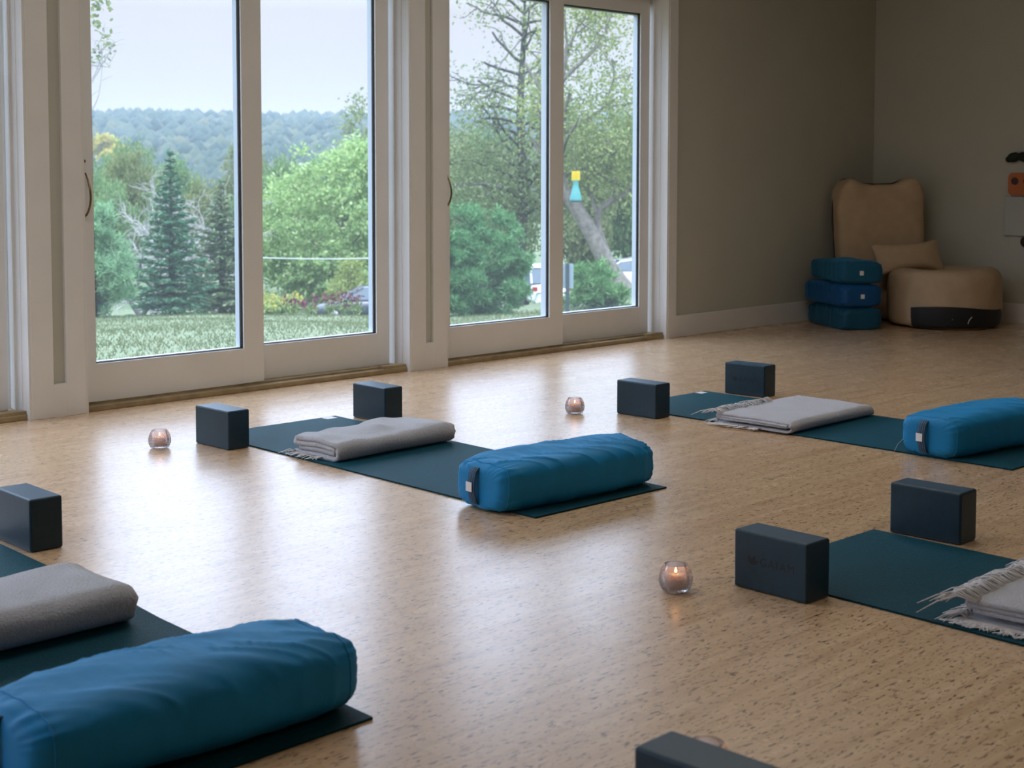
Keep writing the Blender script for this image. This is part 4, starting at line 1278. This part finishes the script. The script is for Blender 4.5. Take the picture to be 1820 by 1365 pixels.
# flowers at the lawn edge
def flower_plant(s, t, h, seed, label, kind):
    r = np.random.default_rng(seed)
    root = empty('purple_plant' if kind == 'p' else 'goldenrod_clump', tuple(gpt(s, t)), 0, label, 'plant', 'plants along the lawn edge')
    mb = MB(); lv = Leaves(); lf = Leaves()
    for k in range(7 if kind == 'p' else 12):
        a = r.random() * 6.283; l = .06 + .14 * r.random()
        tip = np.array([math.cos(a) * l, math.sin(a) * l, h * (.6 + .45 * r.random())])
        mb.tube([(math.cos(a) * l * .3, math.sin(a) * l * .3, -.03), tip * np.array([.8, .8, .6]), tip], [.006, .005, .003], 5)
        n = 26
        u = .25 + .75 * r.random(n)
        C = np.outer(u, tip) + r.normal(size=(n, 3)) * np.array([.05, .05, .03])
        if kind == 'p':
            lv.add(C[u > .78], .085, r, .45); lf.add(C[u <= .62], .075, r, .4)
        else:
            lf.add(C, .09, r, .3)
            lv.add(tip + r.normal(size=(15, 3)) * np.array([.055, .055, .035]) - np.array([0, 0, .02]), .033, r, .9)
    mb.build('stems', M['green_low'], root)
    lf.build('leaves', M['green_low'], root)
    x = lv.build('purple_leaves' if kind == 'p' else 'flowers', M['purple'] if kind == 'p' else M['golden'], root)
    x['kind'] = 'stuff'
    x['label'] = 'dark purple upper leaves' if kind == 'p' else 'golden yellow flower heads'
    return root
for k, (s, t, h) in enumerate(((25.9, -3.62, .36), (26.1, -3.30, .42), (26.0, -3.02, .44), (25.8, -2.78, .46), (25.8, -3.95, .34))):
    flower_plant(s, t, h, 80 + k, 'purple leaved plant at the lawn edge in front of the dark car', 'p')
for k, (s, t, h) in enumerate(((26.2, -4.80, .46), (26.4, -4.50, .42), (26.1, -4.22, .36), (26.3, -4.02, .40), (25.7, -4.65, .22), (25.6, -4.35, .2))):
    flower_plant(s, t, h, 90 + k, 'yellow goldenrod clump at the lawn edge below the big round tree', 'g')

# overhead wire between two posts
M['wire'] = simple('pale_cable', (.60, .62, .62), .5)
wz = -.98
pA, pB = np.array(out(35, -6.62)), np.array(out(35, -2.55))
for nm, p_, st_t, lab in (('a', pA, (35, -6.62), 'slim grey wire post hidden mostly by the middle stile of the first doors'), ('b', pB, (35, -2.55), 'slim grey wire post standing behind the trim between the doors')):
    g_ = gpt(*st_t)
    o = MB().tube([(0, 0, -.2), (0, 0, wz - g_[2] + .06)], [.035, .03], 8).build('wire_post', M['bark'], None, True, loc=tuple(g_)); tag(o, lab, 'post')
tt = np.linspace(0, 1, 15)
P = np.column_stack([pA[0] + (pB[0] - pA[0]) * tt, pA[1] + (pB[1] - pA[1]) * tt, wz - .05 * 4 * tt * (1 - tt)])
o = MB().tube(P, .011, 5).build('wire', M['wire'], None, True); tag(o, 'thin pale wire running level in front of the big round tree', 'wire')

# vehicles on the drive below the lawn
M['car_dark'] = simple('dark_blue_car_paint', (.030, .038, .06), .25, .02, Coat_Weight=1.0)
M['car_white'] = simple('white_car_paint', (.62, .64, .66), .3, .02, Coat_Weight=1.0)
M['car_glass'] = simple('car_window_glass', (.10, .13, .16), .08, .02)
M['tyre'] = simple('tyre_rubber', (.015, .015, .015), .8)
M['hub'] = simple('wheel_alloy', (.45, .45, .46), .35, Metallic=.8)
M['lamp_red'] = simple('red_tail_lamp', (.30, .01, .01), .3)
def car(s, t, rz, paint, label, L=4.5, W=1.78, H=1.46, suv=False):
    root = empty('car', tuple(gpt(s, t)), rz, label, 'car')
    # x forward; stations: x, half width, belt z, roof z (None when no cabin)
    st = [(-2.24, .62, .62), (-2.18, .74, .84), (-1.95, .84, .95), (-1.3, .89, .94), (-.4, .90, .93), (.5, .89, .92), (1.0, .88, .90), (1.5, .86, .83), (1.95, .80, .76), (2.18, .68, .66), (2.24, .55, .52)]
    k = L / 4.48; wk = W / 1.8
    ring = []
    for x, hw, zb in st:
        hw *= wk; zb *= H / 1.46
        ring.append([(x * k, -hw * .82, .22), (x * k, -hw, .36), (x * k, -hw, zb * .72), (x * k, -hw * .93, zb * .96), (x * k, -hw * .6, zb), (x * k, hw * .6, zb), (x * k, hw * .93, zb * .96), (x * k, hw, zb * .72), (x * k, hw, .36), (x * k, hw * .82, .22)])
    V = np.array(ring).reshape(-1, 3); F = grid_faces(len(st), 10, True) + [tuple(range(10)), tuple(range(len(st) * 10 - 1, len(st) * 10 - 11, -1))]
    b = mk('body', V, F, M[paint], root)
    md = b.modifiers.new('smooth', 'SUBSURF'); md.levels = 1; md.render_levels = 2
    if suv: cab = [(-2.12, .70, .92), (-1.95, .70, H - .06), (-.6, .70, H), (.25, .68, H - .04), (1.05, .76, .92)]
    else: cab = [(-1.75, .74, .92), (-1.05, .66, H - .10), (-.35, .66, H), (.25, .66, H - .05), (1.15, .76, .90)]
    zz0 = .90 * H / 1.46
    gl = []
    for x, hw, z in cab: gl.append([(x * k, -.80 * wk, zz0), (x * k, -hw * wk, max(z - .03, zz0 + .01)), (x * k, hw * wk, max(z - .03, zz0 + .01)), (x * k, .80 * wk, zz0)])
    V = np.array(gl).reshape(-1, 3); F = grid_faces(len(cab), 4, True) + [(0, 1, 2, 3), tuple(range(len(cab) * 4 - 1, len(cab) * 4 - 5, -1))]
    g = mk('windows', V, F, M['car_glass'], root, False); g['label'] = 'dark window glass'
    rf = MB()
    top = [(x * k, hw * wk, z * 1.0) for x, hw, z in cab[1:4]]
    V = []
    for x, hw, z in top: V += [(x, -hw - .01, z - .045), (x, -hw * .8, z + .005), (x, hw * .8, z + .005), (x, hw + .01, z - .045)]
    rf.add(V, grid_faces(3, 4))
    for sgn in (-1, 1):
        for i, j in ((0, 1), (3, 4)):
            rf.tube([(cab[i][0] * k, sgn * cab[i][1] * wk * (1.02), max(cab[i][2] - .02, zz0)), (cab[j][0] * k, sgn * cab[j][1] * wk * 1.02, max(cab[j][2] - .02, zz0))], .035, 6)
        rf.tube([(-.25 * k, sgn * .82 * wk, zz0), (-.30 * k, sgn * .69 * wk, H - .03)], .035, 6)
    rf.build('roof', M[paint], root, False)
    for x in (-1.38 * k, 1.40 * k):
        for sgn in (-1, 1):
            a = np.arange(24) * 2 * math.pi / 24
            V, F = lathe([(.18, -.10), (.31, -.10), (.325, -.07), (.325, .07), (.31, .10), (.18, .10)], 24)
            V = np.array(V)[:, [0, 2, 1]] + np.array([x, sgn * (.80 * wk), .325])
            w = mk('wheel', V, F, M['tyre'], root)
            V, F = lathe([(.001, .095), (.06, .10), (.185, .085), (.185, -.085), (.001, -.095)], 20)
            V = np.array(V)[:, [0, 2, 1]] + np.array([x, sgn * (.80 * wk), .325])
            mk('hub', V, F, M['hub'], w)
    for sgn in (-1, 1):
        MB().box(.78 * k, .92 * k, sgn * .98 * wk - .06, sgn * .98 * wk + .06, zz0 + .02, zz0 + .15, .02).build('mirror', M[paint], root)
        MB().box(-2.26 * k, -2.18 * k, sgn * .62 * wk - .10, sgn * .62 * wk + .10, .66 * H / 1.46, .80 * H / 1.46, .015).build('tail_lamp', M['lamp_red'], root)
    return root
HEAD = math.atan2(ry, rx)          # heading along the drive
car(58, -5.75, HEAD + math.pi + .12, 'car_dark', 'dark blue parked car behind the purple plants', 4.5, 1.8, 1.44)
car(55, 1.02, HEAD + math.pi / 2 + .2, 'car_white', 'white parked car seen between the young pine and the sign', 4.5, 1.85, 1.62, True)
car(66, 5.9, HEAD + .1, 'car_white', 'white parked car behind the foot of the leaning apple tree', 4.5, 1.85, 1.45)

# trees lower down the valley
MID = [(70, -19.5, 5.6, 2.6, 'mid1'), (78, -16.8, 6.0, 3.0, 'mid2'), (74, -13.6, 4.9, 2.7, 'mid1'), (88, -20.5, 7.2, 3.4, 'mid1'), (95, -25.0, 8.0, 3.6, 'mid2'), (98, -15.6, 7.5, 3.6, 'mid1'), (84, -23.8, 6.2, 3.0, 'mid1'), (112, -29.5, 9.0, 4.0, 'mid1'), (118, -21.5, 9.2, 4.2, 'mid2'), (66, -22.0, 4.4, 2.4, 'mid2'), (120, -33.5, 8.0, 4.0, 'mid1'), (92, -13.0, 6.0, 2.8, 'mid2')]
src = {}
for k, (s, t, h, w, m_) in enumerate(MID):
    lab = 'hazy green tree of the valley wood below the far hill' if m_ == 'mid1' else 'hazy olive tree of the valley wood below the far hill'
    if m_ not in src:
        src[m_] = leaf_tree('valley_tree', lab, 'tree', gpt(s, t), [(0, 0, .62, .40, .40, .36), (.12, -.1, .42, .36, .36, .30), (-.15, .12, .40, .34, .34, .32)], 240, .05, 44, .042, M[m_], M['bark_dark'], 100 + k, .025, group='trees of the valley wood')
        rt0 = src[m_]
    else:
        rt0 = src[m_].copy(); COL.objects.link(rt0); rt0.location = tuple(gpt(s, t))
        for ch in src[m_].children:
            c = ch.copy(); COL.objects.link(c); c.parent = rt0
    rt0.scale = (w * 1.25, w * 1.25, h); rt0.rotation_euler = (0, 0, k * 1.3)
BG = [(87, -7.5, 6.2, 3.2, 'mid1'), (71, -1.0, 8.4, 3.4, 'mid1'), (71, 3.4, 8.6, 3.6, 'mid2'), (76, 6.0, 8.4, 3.2, 'mid1'), (78, 11.4, 9.2, 3.8, 'mid1'), (68, 12.5, 8.4, 3.6, 'mid2'), (86, 4.6, 7.0, 2.6, 'mid1'), (84, -2.2, 8.8, 3.6, 'mid2'), (99, -9.5, 7.0, 3.2, 'mid1')]
for k, (s, t, h, w, m_) in enumerate(BG):
    rt0 = src[m_].copy(); COL.objects.link(rt0); rt0.location = tuple(gpt(s, t))
    rt0['label'] = 'green tree of the row behind the parked cars' if m_ == 'mid1' else 'olive tree of the row behind the parked cars'
    rt0['group'] = 'trees behind the parked cars'
    for ch in src[m_].children:
        c = ch.copy(); COL.objects.link(c); c.parent = rt0
    rt0.scale = (w * 1.25, w * 1.25, h); rt0.rotation_euler = (0, 0, k * 2.1 + .5)
for k, (s, t, h, w) in enumerate(((300, -84.5, 6.5, 6.0), (270, -74.6, 5.5, 5.5))):
    leaf_tree('yellow_tree', ('upper' if k == 0 else 'lower') + ' of two yellow trees on the far hillside at left', 'tree', gpt(s, t), [(0, 0, h * .8, w * .42, w * .42, h * .36), (w * .2, -w * .2, h * .7, w * .3, w * .3, h * .3)], 120, .5, 20, .9, M['yellowleaf'], M['bark'], 150 + k, .2)

# the wooded hill: thousands of crowns, uncountable at this distance
t = NT('hill_canopy'); b = t.bsdf((.05, .09, .05), .95)
g = t.n('ShaderNodeNewGeometry')
t.l(t.ramp(g.outputs['Random Per Island'], [(0, (.014, .030, .026)), (.5, (.028, .050, .036)), (.8, (.045, .065, .040)), (1, (.07, .078, .042))]), b.inputs['Base Color'])
M['canopy'] = t.m
bm = bmesh.new(); bmesh.ops.create_icosphere(bm, subdivisions=1, radius=1.0)
IV = np.array([v.co[:] for v in bm.verts]); IF = np.array([[v.index for v in f.verts] for f in bm.faces]); bm.free()
r = np.random.default_rng(160)
n = 9500
s_ = 200 + 440 * r.random(n) ** 1.1; t_ = (-.44 + .62 * r.random(n)) * s_
rad = (1.5 + 1.6 * r.random(n)) * (.75 + .25 * s_ / 400)
keep = (np.hypot(s_ - 300, t_ + 84.5) > 8) & (np.hypot(s_ - 270, t_ + 74.6) > 8)
s_, t_, rad = s_[keep], t_[keep], rad[keep]; n = len(s_)
zc = ground_z(s_, t_) + rad * .9
C = np.stack([AX2 * s_ + AY2 * t_, AY2 * s_ - AX2 * t_, zc], 1)
sca = np.stack([rad, rad, rad * (1.0 + .5 * r.random(n))], 1)
V = C[:, None, :] + IV[None] * sca[:, None, :]
V = V + (IV[None] * rad[:, None, None]) * (.30 * vnoise(V / 1.5) + .18 * vnoise(V / .7))[..., None]
F = (IF[None] + (np.arange(n) * len(IV))[:, None, None]).reshape(-1, 3)
o = mk('hill_forest', V.reshape(-1, 3), F, M['canopy'], None, True)
tag(o, 'bluish forest covering the far hill on the horizon', 'forest', kind='stuff')

# haze that fills the valley air
vm = bpy.data.materials.new('valley_haze'); vm.use_nodes = True
nt = vm.node_tree
for nd in list(nt.nodes): nt.nodes.remove(nd)
vo = nt.nodes.new('ShaderNodeOutputMaterial'); vsx = nt.nodes.new('ShaderNodeVolumeScatter')
vsx.inputs['Color'].default_value = (.66, .80, .98, 1); vsx.inputs['Density'].default_value = HAZE
vsx.inputs['Anisotropy'].default_value = 0.0
nt.links.new(vsx.outputs[0], vo.inputs['Volume'])
c0 = np.array([*out(405, -30), 14.0])
hb = MB().box(-315, 315, -300, 300, -40, 18)
o = hb.build('valley_haze', vm, None, False, loc=tuple(c0), rz=math.atan2(AY2, AX2))
tag(o, 'pale bluish haze in the air in front of the far hill', 'haze', kind='stuff')
